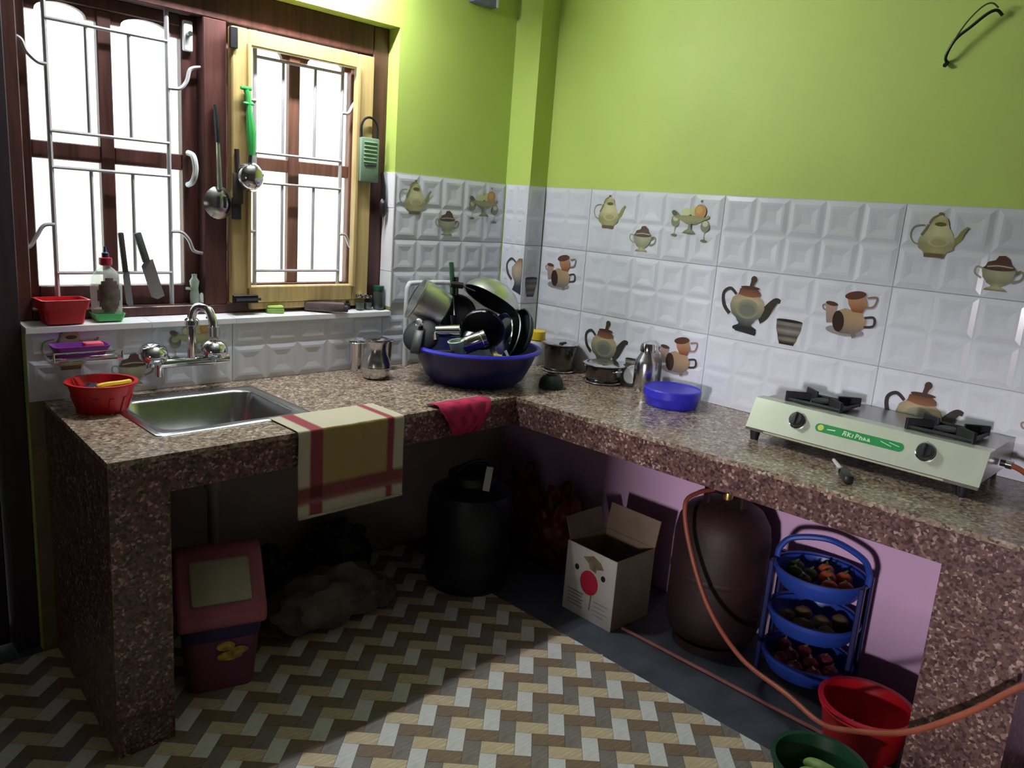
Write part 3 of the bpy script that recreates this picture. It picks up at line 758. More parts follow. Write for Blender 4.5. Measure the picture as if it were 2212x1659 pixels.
tap = thing('wall_tap', 'chrome wall mixer tap with two domed knobs and swan spout', 'tap', (-1.50, -0.009, 0.895))
bm = BM(); tube(bm, [(-0.10, -0.055, -0.01), (0.12, -0.055, -0.01)], 0.016, 12)
for x in (-0.075, 0.095): tube(bm, [(x, 0.0, -0.012), (x, -0.058, -0.012)], 0.014, 10); lathe(bm, [(0.0, 0.0), (0.03, 0.0), (0.028, 0.008), (0.015, 0.014)], 16, WP(x, 0.0, -0.012) @ rot('X', PI/2))
finish(bm, 'tap_body', CHROME, tap)
bm = tube(BM(), [(-0.10, -0.055, -0.01), (-0.10, -0.055, -0.05)], 0.012, 10); finish(bm, 'tap_outlet', CHROME, tap)
for x in (-0.125, 0.065):
    bm = lathe(BM(), [(0.0, 0.054), (0.018, 0.052), (0.036, 0.042), (0.043, 0.026), (0.041, 0.010), (0.030, 0.002), (0.012, 0.0), (0.012, -0.02)], 20, WP(x, -0.068, 0.006) @ rot('X', 0.35)); finish(bm, 'tap_knob', CHROME, tap)
bm = tube(BM(), spline([(0.0, -0.055, -0.01), (0.0, -0.058, 0.08), (0.0, -0.062, 0.135), (0.012, -0.075, 0.165), (0.030, -0.11, 0.162), (0.034, -0.135, 0.130), (0.034, -0.140, 0.105)], 5), 0.0135, 12); sp = finish(bm, 'spout', CHROME, tap)
bm = tube(BM(), [(0.034, -0.140, 0.112), (0.034, -0.142, 0.082)], 0.019, 12); finish(bm, 'spout_nozzle', ALU, sp)
bm = lathe(BM(), [(0.016, -0.01), (0.022, -0.006), (0.022, 0.008), (0.016, 0.014)], 14, WP(0, -0.06, 0.115)); finish(bm, 'spout_collar', CHROME, sp)

# ------------------------------------------------------------------ things on the sill
def zs_(y): return WZ0+0.0035+0.0925*(y+0.012)*1.0
t = thing('soap_box', 'red plastic box with a flared lid rim on the sill', 'box', (-1.838, 0.030, WZ0+0.0085), (0, 0, 0.04))
bm = BM(); loft(bm, [(rrect(-0.050, 0.050, -0.032, 0.032, 0.010), 0.0), (rrect(-0.056, 0.056, -0.038, 0.038, 0.012), 0.040)]); bm.faces.new([v for v in bm.verts if v.co.z < 1e-6]); finish(bm, 'box_body', RED, t)
bm = BM(); loft(bm, [(rrect(-0.060, 0.060, -0.042, 0.042, 0.012), 0.040), (rrect(-0.066, 0.066, -0.048, 0.048, 0.012), 0.070), (rrect(-0.060, 0.060, -0.042, 0.042, 0.012), 0.070), (rrect(-0.058, 0.058, -0.040, 0.040, 0.012), 0.058)]); bm.faces.new([v for v in bm.verts if abs(v.co.z-0.04) < 1e-6]); finish(bm, 'box_lid', RED, t)
t = thing('soap_tray', 'small green tray under the clear soap bottle', 'tray', (-1.712, 0.040, WZ0+0.0095))
bm = BM(); loft(bm, [(rrect(-0.036, 0.036, -0.030, 0.030, 0.010), 0.0), (rrect(-0.044, 0.044, -0.036, 0.036, 0.010), 0.022), (rrect(-0.041, 0.041, -0.033, 0.033, 0.010), 0.022), (rrect(-0.034, 0.034, -0.028, 0.028, 0.010), 0.004)]); bm.faces.new([v for v in bm.verts if v.co.z < 1e-6]); finish(bm, 'tray_body', GREEN, t)
t = thing('soap_bottle', 'clear dish soap bottle with brown label and red collar', 'bottle', (-1.712, 0.040, WZ0+0.0145))
bm = lathe(BM(), [(0.0, 0.0), (0.040, 0.002), (0.044, 0.02), (0.045, 0.10), (0.042, 0.125), (0.026, 0.146), (0.014, 0.156), (0.013, 0.162)], 28, sy=0.62); finish(bm, 'bottle_body', PET, t)
bm = lathe(BM(), [(0.0, 0.003), (0.038, 0.004), (0.040, 0.018), (0.0405, 0.030), (0.0, 0.031)], 24, sy=0.58); finish(bm, 'soap_liquid', mat('pale_soap_liquid', (0.35, 0.36, 0.34), 0.2, var=0.1), t)
bm = BM()
for i in range(7): pass
lathe(bm, [(0.0455+0.0006*math.sin(PI*k/12), 0.022+0.1*k/12) for k in range(10)] + [(0.0455, 0.105), (0.0440, 0.115), (0.0430, 0.124)], 48, sy=0.64)
bmesh.ops.delete(bm, geom=[f for f in bm.faces if f.calc_center_median().y > 0 or ((f.calc_center_median().x/0.032)**2 + ((f.calc_center_median().z-0.072)/0.052)**2) > 1], context='FACES'); finish(bm, 'bottle_label', LIQ, t)
bm = lathe(BM(), [(0.015, 0.160), (0.018, 0.162), (0.018, 0.182), (0.012, 0.184), (0.0, 0.184)], 18); finish(bm, 'bottle_collar', mat('dark_red_plastic', (0.30, 0.008, 0.03), 0.4), t)
bm = lathe(BM(), [(0.010, 0.182), (0.010, 0.196), (0.005, 0.200), (0.003, 0.216), (0.0, 0.217)], 14); finish(bm, 'bottle_nozzle', mat('ink_blue_plastic', (0.015, 0.012, 0.06), 0.4), t)
def knife(name, label, x0, z0, x1, z1, y, bw, bl, hm):
    d = Vector((x1-x0, 0, z1-z0)); L = d.length; ang = math.atan2(d.x, d.z)
    t = thing(name, label, 'knife', (x0, y, z0), (0, ang, 0))
    bm = BM(); M = rot('X', PI/2)
    pts = [(-bw*0.5, 0.012), (-bw*0.1, 0.0), (bw*0.5, 0.004), (bw*0.5, bl), (-bw*0.15, bl), (-bw*0.5, bl-0.012)]
    a = [bm.verts.new((x, -0.001, z)) for x, z in pts]; b = [bm.verts.new((x, 0.001, z)) for x, z in pts]; n = len(pts)
    bm.faces.new(a); bm.faces.new(b[::-1])
    for i in range(n): bm.faces.new((a[i], a[(i+1) % n], b[(i+1) % n], b[i]))
    finish(bm, 'blade', KNIFE, t, False)
    bm = BM(); box(bm, -bw*0.16-0.006, bw*0.16+0.004, -0.006, 0.006, bl-0.004, L, 0.004, 2); finish(bm, 'handle', hm, t)
knife('kitchen_knife', 'narrow knife with long dark handle standing against the window', -1.640, WZ0+0.045, -1.660, 1.275, 0.054, 0.020, 0.11, DWOOD)
knife('cleaver_knife', 'wide grey bladed knife leaning against the window grille', -1.552, 1.070, -1.612, 1.276, 0.054, 0.040, 0.125, mat('grey_handle', (0.07, 0.075, 0.07), 0.5))
t = thing('glass_vial', 'small pale green glass vial standing on the window rail', 'bottle', (-1.425, 0.082, 1.0465))
bm = lathe(BM(), [(0.0, 0.0), (0.014, 0.001), (0.015, 0.03), (0.012, 0.05), (0.016, 0.075), (0.008, 0.088), (0.009, 0.098), (0.0, 0.099)], 14); finish(bm, 'vial_body', mat('pale_green_glass', (0.30, 0.36, 0.29), 0.15, var=0.2), t)
bm = tube(BM(), [(-0.012, 0, 0.05), (-0.028, 0, 0.052)], 0.005, 6); finish(bm, 'vial_spout', mat('pale_green_glass', (0.3, 0.36, 0.29)), t)
t = thing('candle_stub', 'tiny white stub beside the pale glass vial', 'candle', (-1.402, 0.080, 1.0465))
bm = lathe(BM(), [(0.0, 0.0), (0.008, 0.0), (0.007, 0.03), (0.003, 0.036), (0.0, 0.036)], 10); finish(bm, 'stub_body', WPLA, t)
bm = tube(BM(), [(0, 0, 0.034), (0.001, 0, 0.042)], 0.001, 5); finish(bm, 'wick', BLACK, t)
t = thing('soap_bar', 'lime green soap bar lying on the white sill', 'soap', (-1.155, 0.045, WZ0+0.009), (0.09, 0, -0.25))
bm = BM(); box(bm, -0.030, 0.030, -0.018, 0.018, 0.0, 0.017, 0.004, 2); finish(bm, 'soap_base', mat('lime_dish', (0.26, 0.42, 0.08), 0.5), t)
bm = BM(); box(bm, -0.028, 0.028, -0.016, 0.016, 0.0172, 0.026, 0.004, 2); finish(bm, 'soap_top', LIME, t)
t = thing('whetstone', 'grey brown whetstone lying across the sill', 'whetstone', (-0.965, 0.020, WZ0+0.011), (0, 0, -0.55))
bm = BM(); box(bm, -0.075, 0.068, -0.020, 0.020, 0.0, 0.032, 0.006, 2); finish(bm, 'stone_block', STONE, t)
bm = BM(); box(bm, 0.062, 0.082, -0.018, 0.018, 0.0, 0.022, 0.004, 2); finish(bm, 'stone_end', mat('wet_dark_stone', (0.05, 0.045, 0.045), 0.6, var=0.3), t)
t = thing('match_box', 'cream little box behind the whetstone', 'box', (-0.905, 0.052, WZ0+0.0115), (0.08, 0, -0.2))
bm = BM(); box(bm, -0.022, 0.022, -0.007, 0.007, 0, 0.026, 0.001, 1); finish(bm, 'box_sleeve', CARD, t)
bm = BM(); box(bm, 0.022, 0.028, -0.006, 0.006, 0.002, 0.024, 0.001, 1); finish(bm, 'box_drawer', CARDI, t)
t = thing('ink_bottle', 'tiny black bottle between the cream box and the jars', 'bottle', (-0.853, 0.050, WZ0+0.0115))
bm = lathe(BM(), [(0, 0), (0.014, 0), (0.014, 0.018), (0.008, 0.022), (0, 0.022)], 14); finish(bm, 'bottle_body', BLACK, t)
bm = lathe(BM(), [(0.009, 0.022), (0.009, 0.030), (0, 0.030)], 12); finish(bm, 'bottle_cap', DSTEEL, t)
def jar(name, label, x, y, r, h, capm, bodym, ch=0.012):
    t = thing(name, label, 'jar', (x, y, WZ0+0.0038+0.088*(y+0.012+r)), (0, 0, 0))
    bm = lathe(BM(), [(0, 0), (r*0.92, 0), (r, 0.004), (r, h-ch-0.008), (r*0.82, h-ch)], 18); finish(bm, 'jar_body', bodym, t)
    bm = lathe(BM(), [(0, 0.002), (r*0.85, 0.002), (r*0.88, h*0.45), (0, h*0.45)], 14); finish(bm, 'jar_filling', mat('dull_spice', (0.12, 0.12, 0.10), 0.8, var=0.4), t)
    bm = lathe(BM(), [(r*0.9, h-ch), (r*0.95, h-ch+0.002), (r*0.92, h-0.001), (0, h)], 18); finish(bm, 'jar_lid', capm, t)
jar('spice_jar', 'little clear jar with steel lid, next to the black bottle', -0.808, 0.030, 0.018, 0.060, STEELM, CLEAR)
jar('spice_jar', 'little clear jar with steel lid, between two other jars on the sill', -0.768, 0.034, 0.017, 0.056, STEELM, CLEAR)
jar('spice_jar', 'dark glass jar with deep green lid at the sill corner', -0.722, 0.030, 0.022, 0.090, mat('bottle_green_plastic', (0.01, 0.10, 0.06), 0.4), mat('smoked_glass', (0.05, 0.06, 0.055), 0.15), 0.02)

# ------------------------------------------------------------------ things hanging on the window frame
t = thing('slotted_spoon', 'steel slotted spoon hanging from the middle window post', 'spoon', (-1.350, 0.052, 1.380))
bm = BM(); lathe(bm, [(0.0, 0.012), (0.020, 0.010), (0.036, 0.003), (0.045, -0.006), (0.047, -0.005), (0.036, 0.005), (0.020, 0.012), (0.0, 0.014)], 26, rot('X', PI/2) @ Matrix.Diagonal((1.12, 1.12, 1, 1))); finish(bm, 'spoon_bowl', STEEL, t)
for x in (-0.010, 0.012):
    bm = BM(); box(bm, x-0.004, x+0.004, -0.018, -0.011, -0.016, 0.024, 0.002, 1); finish(bm, 'slot', DSTEEL, t)
bm = tube(BM(), [(-0.002, -0.006, 0.042), (-0.004, -0.004, 0.12), (-0.006, -0.002, 0.19)], [0.009, 0.008, 0.006], 8); finish(bm, 'spoon_stem', mat('greenish_steel', (0.30, 0.34, 0.24), 0.3, 0.7), t)
bm = tube(BM(), [(-0.006, -0.002, 0.19), (-0.010, 0.0, 0.27), (-0.012, 0.004, 0.305)], [0.008, 0.008, 0.005], 8); finish(bm, 'spoon_handle', DSTEEL, t)
t = thing('soup_ladle', 'round steel ladle with bright green handle hanging at the window', 'ladle', (-1.258, 0.026, 1.470))
bm = lathe(BM(), [(0.0, 0.040), (0.018, 0.037), (0.032, 0.026), (0.040, 0.008), (0.041, -0.006), (0.039, -0.006), (0.036, 0.008), (0.028, 0.022), (0.0, 0.034)], 26, rot('X', PI/2) @ Matrix.Diagonal((1.15, 1.2, 1, 1))); finish(bm, 'ladle_bowl', STEELM, t)
bm = tube(BM(), [(0.0, -0.002, 0.040), (0.0, -0.008, 0.075)], 0.008, 8); finish(bm, 'ladle_neck', STEEL, t)
bm = tube(BM(), [(0.002, -0.008, 0.070), (0.000, -0.008, 0.14), (-0.006, -0.006, 0.20), (-0.008, -0.004, 0.25), (-0.014, 0.0, 0.275)], [0.011, 0.016, 0.011, 0.009, 0.010], 8); hd = finish(bm, 'ladle_handle', GREEN, t)
bm = BM(); box(bm, -0.036, 0.004, -0.010, 0.0, 0.270, 0.282, 0.004, 2); finish(bm, 'handle_hook', GREEN, hd)
bm = BM(); box(bm, -0.026, 0.010, -0.014, 0.002, 0.225, 0.234, 0.003, 1); finish(bm, 'handle_guard', GREEN, hd)
t = thing('wood_spatula', 'dark wooden spatula hanging between the steel spoon and ladle', 'spatula', (-1.298, 0.030, 1.430))
bm = BM(); box(bm, -0.018, 0.018, -0.004, 0.004, -0.05, 0.05, 0.004, 2); finish(bm, 'spatula_blade', DWOOD, t)
bm = tube(BM(), [(0, 0, 0.05), (-0.004, 0, 0.125)], 0.008, 8); finish(bm, 'spatula_handle', DWOOD, t)
t = thing('vegetable_grater', 'grey green slotted grater hanging by a steel loop', 'grater', (-0.792, 0.026, 1.488))
bm = BM(); box(bm, -0.040, 0.040, -0.010, 0.010, 0.0, 0.158, 0.005, 2); gb = finish(bm, 'grater_body', GRATER, t)
for k in range(6):
    bm = BM(); box(bm, -0.028, 0.028, -0.0125, -0.009, 0.070+k*0.014, 0.0745+k*0.014, 0.001, 1); finish(bm, 'grater_slat', mat('light_grey_green', (0.26, 0.46, 0.26), 0.4), gb)
bm = BM(); box(bm, -0.024, 0.026, -0.0125, -0.009, 0.058, 0.062, 0.001, 1); finish(bm, 'grater_slot', BLACK, gb)
bm = tube(BM(), [(-0.034, 0, 0.150)] + [(0.036*math.cos(PI-PI*k/12), 0, 0.190+0.040*math.sin(PI*k/12)) for k in range(13)] + [(0.036, 0, 0.150)], 0.0045, 8); finish(bm, 'hanging_loop', DSTEEL, t)
t = thing('black_ladle', 'black curved spoon hanging in the window corner', 'spoon', (-0.716, 0.030, 1.40))
bm = BM(); lathe(bm, [(0.0, 0.016), (0.016, 0.012), (0.024, 0.0), (0.022, 0.0), (0.014, 0.010), (0.0, 0.012)], 16, rot('X', PI/2) @ Matrix.Diagonal((0.75, 1.5, 1, 1))); finish(bm, 'spoon_bowl', BLACK, t)
bm = tube(BM(), [(0, -0.004, 0.03), (-0.004, -0.004, 0.08), (-0.010, 0.0, 0.125)], [0.007, 0.008, 0.006], 8); finish(bm, 'spoon_handle', BLACK, t)

# ------------------------------------------------------------------ wall soap rack
t = thing('soap_rack', 'steel wire soap rack on the tiles left of the tap', 'soap rack', (-1.815, -0.009, 0.925))
bm = BM()
for y in (-0.02, -0.045, -0.07, -0.095): tube(bm, [(-0.085, y, 0), (0.085, y, 0)], 0.0028, 6)
tube(bm, [(-0.09, 0, 0.0), (-0.09, -0.105, 0.0), (0.09, -0.105, 0.0), (0.09, 0, 0.0)], 0.0035, 6)
finish(bm, 'rack_wires', CHROME, t)
bm = BM(); tube(bm, [(-0.09, -0.105, 0.022), (0.09, -0.105, 0.022)], 0.003, 6); tube(bm, [(-0.09, -0.105, 0), (-0.09, -0.105, 0.022)], 0.003, 6); tube(bm, [(0.09, -0.105, 0), (0.09, -0.105, 0.022)], 0.003, 6); finish(bm, 'rack_rail', CHROME, t)
t = thing('soap_dish', 'purple soap dish resting in the wire rack', 'soap dish', (-1.82, -0.055, 0.9295))
bm = BM(); loft(bm, [(rrect(-0.060, 0.060, -0.030, 0.030, 0.012), 0.0), (rrect(-0.075, 0.075, -0.040, 0.040, 0.014), 0.030), (rrect(-0.071, 0.071, -0.036, 0.036, 0.014), 0.030), (rrect(-0.058, 0.058, -0.028, 0.028, 0.012), 0.005)]); bm.faces.new([v for v in bm.verts if v.co.z < 1e-6]); finish(bm, 'dish_body', PURP, t)
t = thing('pink_soap_bar', 'pink soap bar in the purple soap dish', 'soap', (-1.785, -0.055, 0.935))
bm = BM(); box(bm, -0.026, 0.026, -0.018, 0.018, 0, 0.030, 0.006, 2); o = finish(bm, 'soap_block', PINKS, t)
#==PART3==
# ------------------------------------------------------------------ red basket by the sink
t = thing('plastic_basket', 'red round plastic basket beside the sink', 'basket', (-1.800, -0.165, H+0.0005))
def bowl(name, r0, r1, h, m, par, th=0.004, seg=36, lip=0.006, sy=1.0, off=(0, 0, 0)):
    bm = lathe(BM(), [(0, 0), (r0, 0), (r0+(r1-r0)*0.45, h*0.42), (r1, h-0.004), (r1+lip, h-0.003), (r1+lip, h+0.002), (r1-th, h+0.002), (r0+(r1-r0)*0.45-th, h*0.42), (r0-th, th), (0, th)], seg, WP(*off), 1.0, sy)
    return finish(bm, name, m, par)
b = bowl('basket_body', 0.062, 0.088, 0.082, RED, t)
for k in range(12):
    a = 2*PI*k/12; bm = BM(); box(bm, 0.0, 0.003, -0.006, 0.006, 0.0, 0.045, 0.001, 1, rot('Z', a) @ WP(0.0635, 0, 0.005) @ rot('Y', 0.32)); finish(bm, 'basket_rib', RED, b)
t = thing('yellow_scrubber', 'yellow plastic scrubber lying in the red basket', 'scrubber', (-1.775, -0.185, H+0.074), (0, 0.06, 0.15))
bm = tube(BM(), spline([(-0.048, 0, -0.004), (-0.02, 0, 0.0), (0.02, 0, 0.002), (0.05, 0, 0.005)], 4), [0.006]+[0.009]*11+[0.007], 8); finish(bm, 'scrubber_grip', YEL, t)
bm = BM(); box(bm, -0.05, -0.01, -0.014, 0.014, -0.022, -0.006, 0.003, 1); finish(bm, 'bristles', CREAM, t)
t = thing('wire_scourer', 'grey tangled scourer in the red basket', 'scourer', (-1.815, -0.150, H+0.050))
bm = blob(BM(), (0, 0, 0), 0.046, 0.042, 0.022, 0.2, 9, 3, 3); finish(bm, 'scourer_wool', mat('scourer_grey', (0.06, 0.06, 0.09), 0.5, 0.5, var=0.5, scale=60, bump=0.8), t)
bm = blob(BM(), (0.03, -0.03, -0.008), 0.02, 0.02, 0.014, 0.1, 6, 2, 8); finish(bm, 'scourer_end', mat('scourer_blue', (0.03, 0.03, 0.10), 0.5, 0.3, var=0.4), t)

# ------------------------------------------------------------------ towel and cloth over the worktop edge
ATT = bpy.data.materials.new('woven_towel'); ATT.use_nodes = True
_n = ATT.node_tree.nodes.new('ShaderNodeAttribute'); _n.attribute_name = 'ink'
ATT.node_tree.links.new(_n.outputs['Color'], ATT.node_tree.nodes['Principled BSDF'].inputs['Base Color']); ATT.node_tree.nodes['Principled BSDF'].inputs['Roughness'].default_value = 0.95
def drape(name, x0, x1, prof, colf, m, par, nu=44, widthf=None, wob=0.003):
    from mathutils import noise
    P = [Vector((0, y, z)) for y, z in prof]; pts = spline([tuple(p) for p in P], 6); n = len(pts); v = []; c = []; f = []
    for th in (0, 1):
        for j, p in enumerate(pts):
            for i in range(nu+1):
                u = i/nu; w = j/(n-1)
                uu = u if widthf is None else 0.5+(u-0.5)*widthf(w)
                x = x0+(x1-x0)*uu; hang = max(0, w-0.35)
                dn = wob*(1+4*hang)*noise.noise(Vector((u*7, w*2, 3.3))) - 0.0022*th*0
                q = Vector((x, p.y - abs(dn)*(1 if hang > 0 else 0) + (0.002*th if hang > 0 else 0), p.z + (0 if hang > 0 else abs(dn)*0.4) - (0.0016*th if hang <= 0 else 0)))
                v.append(q); c.append(colf(u, w))
    row = nu+1; off = n*row
    for j in range(n-1):
        for i in range(nu):
            a = j*row+i; f.append((a, a+1, a+row+1, a+row)); f.append((a+off, a+row+off, a+row+1+off, a+1+off))
    me = bpy.data.meshes.new(name); me.from_pydata([tuple(q) for q in v], [], f)
    at = me.color_attributes.new('ink', 'FLOAT_COLOR', 'POINT')
    for i, k in enumerate(c): at.data[i].color = k
    me.shade_smooth()
    return link(name, me, m, par)
t = thing('kitchen_towel', 'pale striped towel with red borders draped over the worktop edge', 'towel', (-1.275, -0.642, H))
def towcol(u, w):
    base = lin('#b8b09c')
    if 0.10 < u < 0.205 or 0.83 < u < 0.90: base = lin('#8a3a44')
    elif 0.21 < u < 0.83 and w > 0.42 and w < 0.84: base = lin('#a08a58')
    if 0.84 < w < 0.905: base = lin('#7d3f42') if not (0.10 < u < 0.205) else lin('#5c2630')
    if 0.915 < w < 0.925: base = lin('#8a5a58')
    return base+(1,)
drape('towel_cloth', -0.182, 0.178, [(0.160, 0.0042), (0.10, 0.0042), (0.045, 0.0042), (0.006, 0.0042), (-0.006, 0.0), (-0.0085, -0.03), (-0.0085, -0.10), (-0.0085, -0.18), (-0.0085, -0.247)], towcol, ATT, t)
bm = BM(); box(bm, -0.182, 0.178, -0.018, -0.0065, -0.252, -0.246, 0.001, 1); finish(bm, 'towel_hem', mat('towel_hem_cloth', (0.35, 0.32, 0.26), 0.95), t)
t = thing('pink_cloth', 'deep pink fluffy cloth hanging over the inner worktop corner', 'cloth', (-0.845, -0.637, H))
pc = lambda u, w: (lin('#b0204c') if (math.sin(u*21)*math.sin(w*17) > -0.3) else lin('#8c1840')) + (1,)
o = drape('cloth_sheet', -0.112, 0.112, [(0.055, 0.006), (0.030, 0.012), (0.0, 0.014), (-0.014, 0.004), (-0.024, -0.025), (-0.026, -0.055), (-0.016, -0.085), (-0.012, -0.092)], pc, ATT, t, 30, lambda w: 1.0 if w < 0.45 else max(0.30, 1.0-1.25*(w-0.45)), 0.006)
bm = BM(); n = 10
tube(bm, [(-0.112+0.224*k/n, 0.056, 0.006+0.002*math.sin(k*2.0)) for k in range(n+1)], 0.0035, 6); finish(bm, 'cloth_hem', HEM, t)

# ------------------------------------------------------------------ vessels along the window wall
t = thing('steel_jug', 'round bellied steel jug with lid left of the blue basin', 'jug', (-0.865, -0.170, H+0.0005))
bm = lathe(BM(), [(0, 0), (0.040, 0.0), (0.048, 0.010), (0.053, 0.035), (0.052, 0.058), (0.046, 0.076), (0.038, 0.092), (0.0355, 0.112), (0.038, 0.128), (0.043, 0.138)], 32); finish(bm, 'jug_body', STEEL, t)
bm = lathe(BM(), [(0.042, 0.138), (0.049, 0.141), (0.049, 0.146), (0.038, 0.149), (0.0, 0.151)], 32); finish(bm, 'jug_lid', STEELM, t)
bm = lathe(BM(), [(0.0530, 0.040), (0.0542, 0.043), (0.0530, 0.046)], 32); finish(bm, 'jug_band', STEELM, t)
def tumbler(x, y, label):
    t = thing('steel_tumbler', label, 'tumbler', (x, y, H+0.0005), group='steel tumblers by the window wall')
    bm = lathe(BM(), [(0, 0), (0.022, 0), (0.026, 0.05), (0.030, 0.112), (0.031, 0.114), (0.0295, 0.114), (0.025, 0.05), (0.021, 0.004), (0, 0.004)], 24); finish(bm, 'tumbler_wall', STEELM, t)
    bm = lathe(BM(), [(0.0302, 0.1125), (0.0318, 0.114), (0.0302, 0.1158), (0.029, 0.114)], 24); finish(bm, 'tumbler_rim', CHROME, t)
tumbler(-0.872, -0.055, 'steel tumbler behind the jug, on the side of the sink')
tumbler(-0.742, -0.055, 'steel tumbler between the jug and the blue basin')
t = thing('dish_stand', 'white tubular stand frame against the wall behind the basin', 'stand', (-0.515, -0.030, H+0.0005))
bm = tube(BM(), spline([(-0.112, 0, 0.0), (-0.115, 0, 0.15), (-0.116, 0, 0.29), (-0.108, 0, 0.320), (-0.085, 0, 0.328), (0.085, 0, 0.328), (0.108, 0, 0.320), (0.116, 0, 0.29), (0.115, 0, 0.15), (0.112, 0, 0.0)], 5), 0.010, 10); finish(bm, 'stand_loop', WPLA, t)
bm = tube(BM(), [(-0.114, 0, 0.10), (0.114, 0, 0.10)], 0.006, 8); finish(bm, 'stand_bar', WPLA, t)

# ------------------------------------------------------------------ basin of dishes
BC = Vector((-0.550, -0.360, H))
Rv = Vector((0.7109, -0.7033, 0)); Fv = Vector((0.7033, 0.7109, 0)); Uv = Vector((0, 0, 1))
def bp(px, py, f=0.0):      # a point in the upright plane through the basin's middle, f metres behind it
    z = H+0.12+(753.6-py)/567.0
    return BC + Rv*((px-1028)*0.00176) + Fv*f + Vector((0, 0, z-H))
def dv(r, f, u): return (Rv*r + Fv*f + Uv*u).normalized()
t = thing('wash_basin', 'large navy blue plastic basin heaped with dishes', 'basin', tuple(BC + Vector((0, 0, 0.0005))))
bm = lathe(BM(), [(0, 0), (0.160, 0.0), (0.185, 0.022), (0.212, 0.075), (0.232, 0.126), (0.229, 0.127), (0.206, 0.075), (0.179, 0.026), (0.155, 0.005), (0, 0.005)], 48); b = finish(bm, 'basin_wall', BLUE, t)
bm = lathe(BM(), [(0.231, 0.123), (0.244, 0.124), (0.247, 0.130), (0.243, 0.137), (0.231, 0.137), (0.228, 0.130), (0.231, 0.123)], 48); finish(bm, 'basin_rim', BLUEL, t)
def vessel(name, label, cat, pos, axis, parts, group=None):
    t = thing(name, label, cat, tuple(pos), tuple(aim(axis)), group)
    for nm, prof, m in parts:
        finish(lathe(BM(), prof, 30), nm, m, t)
    return t
t = thing('stock_pot', 'dark steel pot upside down under the other dishes in the basin', 'pot', tuple(BC + Fv*0.03 + Vector((0, 0, 0.006))))
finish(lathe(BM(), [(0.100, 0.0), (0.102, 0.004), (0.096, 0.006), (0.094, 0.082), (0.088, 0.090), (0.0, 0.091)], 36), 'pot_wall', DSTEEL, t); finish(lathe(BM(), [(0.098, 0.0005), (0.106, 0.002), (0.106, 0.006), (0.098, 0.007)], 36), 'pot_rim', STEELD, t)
# aluminium pot on its side, mouth to the window side
t = vessel('aluminium_pot', 'aluminium saucepan tipped on its side on the heap', 'pot', bp(954, 684, 0.02), dv(-0.86, -0.20, 0.45),
           [('pot_wall', [(0, 0), (0.066, 0), (0.074, 0.006), (0.078, 0.03), (0.079, 0.112), (0.084, 0.116), (0.084, 0.119), (0.077, 0.118), (0.075, 0.03), (0.068, 0.006), (0, 0.005)], ALU)])
bm = BM(); tube(bm, spline([(-0.070, -0.035, 0.105), (-0.090, -0.04, 0.112), (-0.098, -0.02, 0.115), (-0.098, 0.02, 0.115), (-0.090, 0.04, 0.112), (-0.070, 0.035, 0.105)], 4), 0.007, 8); finish(bm, 'pot_handle', BLACK, t)
# wok, opening down to the front
t = vessel('cooking_wok', 'wide bright wok turned mouth down on top of the dishes', 'wok', bp(1072, 616, 0.07), dv(-0.42, -0.36, -0.84),
           [('wok_shell', [(0, 0), (0.040, 0.004), (0.078, 0.022), (0.105, 0.050), (0.117, 0.078), (0.121, 0.080), (0.115, 0.080), (0.102, 0.053), (0.076, 0.026), (0.038, 0.008), (0, 0.004)], ALU)])
t2 = finish(lathe(BM(), [(0, 0.007), (0.037, 0.011), (0.074, 0.029), (0.100, 0.055), (0.113, 0.078)], 30), 'wok_inside_shade', SOOT_SHADE, t)  # black lining stands in for the shade inside the wok
inv = Euler(t.rotation_euler).to_matrix().inverted()
hp = inv @ (bp(992, 623, 0.02)-Vector(t.location)); hq = inv @ (bp(966, 621, 0.01)-Vector(t.location)); hr = inv @ (bp(1018, 632, 0.03)-Vector(t.location))
finish(tube(BM(), [hp, hq], 0.012, 8), 'wok_handle', BLACK, t); finish(tube(BM(), [hr, hp], 0.005, 8), 'handle_bracket', CHROME, t)
t = thing('turner_spatula', 'black handled spatula standing upright behind the heap', 'spatula', tuple(bp(976, 690, 0.06)), tuple(aim(dv(-0.12, 0.06, 1))))
finish(tube(BM(), [(0, 0, 0.0), (0, 0, 0.10)], 0.005, 8), 'spatula_shaft', STEEL, t); bm = BM(); box(bm, -0.011, 0.011, -0.006, 0.006, 0.08, 0.20, 0.004, 2); finish(bm, 'spatula_grip', DGREEN, t)
bm = BM(); box(bm, -0.03, 0.03, -0.002, 0.002, -0.07, 0.002, 0.001, 1); finish(bm, 'spatula_blade', STEEL, t)
t = vessel('frying_pan', 'black frying pan leaning between the saucepan and the wok', 'pan', bp(978, 690, 0.065), dv(0.30, -0.85, 0.28),
           [('pan_dish', [(0, 0), (0.062, 0), (0.075, 0.024), (0.078, 0.024), (0.073, 0.024), (0.060, 0.004), (0, 0.004)], SOOT_SHADE)])
finish(tube(BM(), [(0.0, 0.074, 0.02), (0.0, 0.14, 0.03)], 0.008, 8), 'pan_handle', BLACK, t)
t = vessel('iron_griddle', 'deep black pan with steel rim in the middle of the heap', 'pan', bp(1040, 698, 0.02), dv(-0.02, -0.86, -0.35),
           [('pan_dish', [(0, 0), (0.060, 0), (0.076, 0.030), (0.080, 0.055), (0.076, 0.055), (0.072, 0.030), (0.058, 0.004), (0, 0.004)], SOOT_SHADE), ('pan_rim', [(0.078, 0.050), (0.084, 0.052), (0.085, 0.058), (0.079, 0.058)], STEELM)])
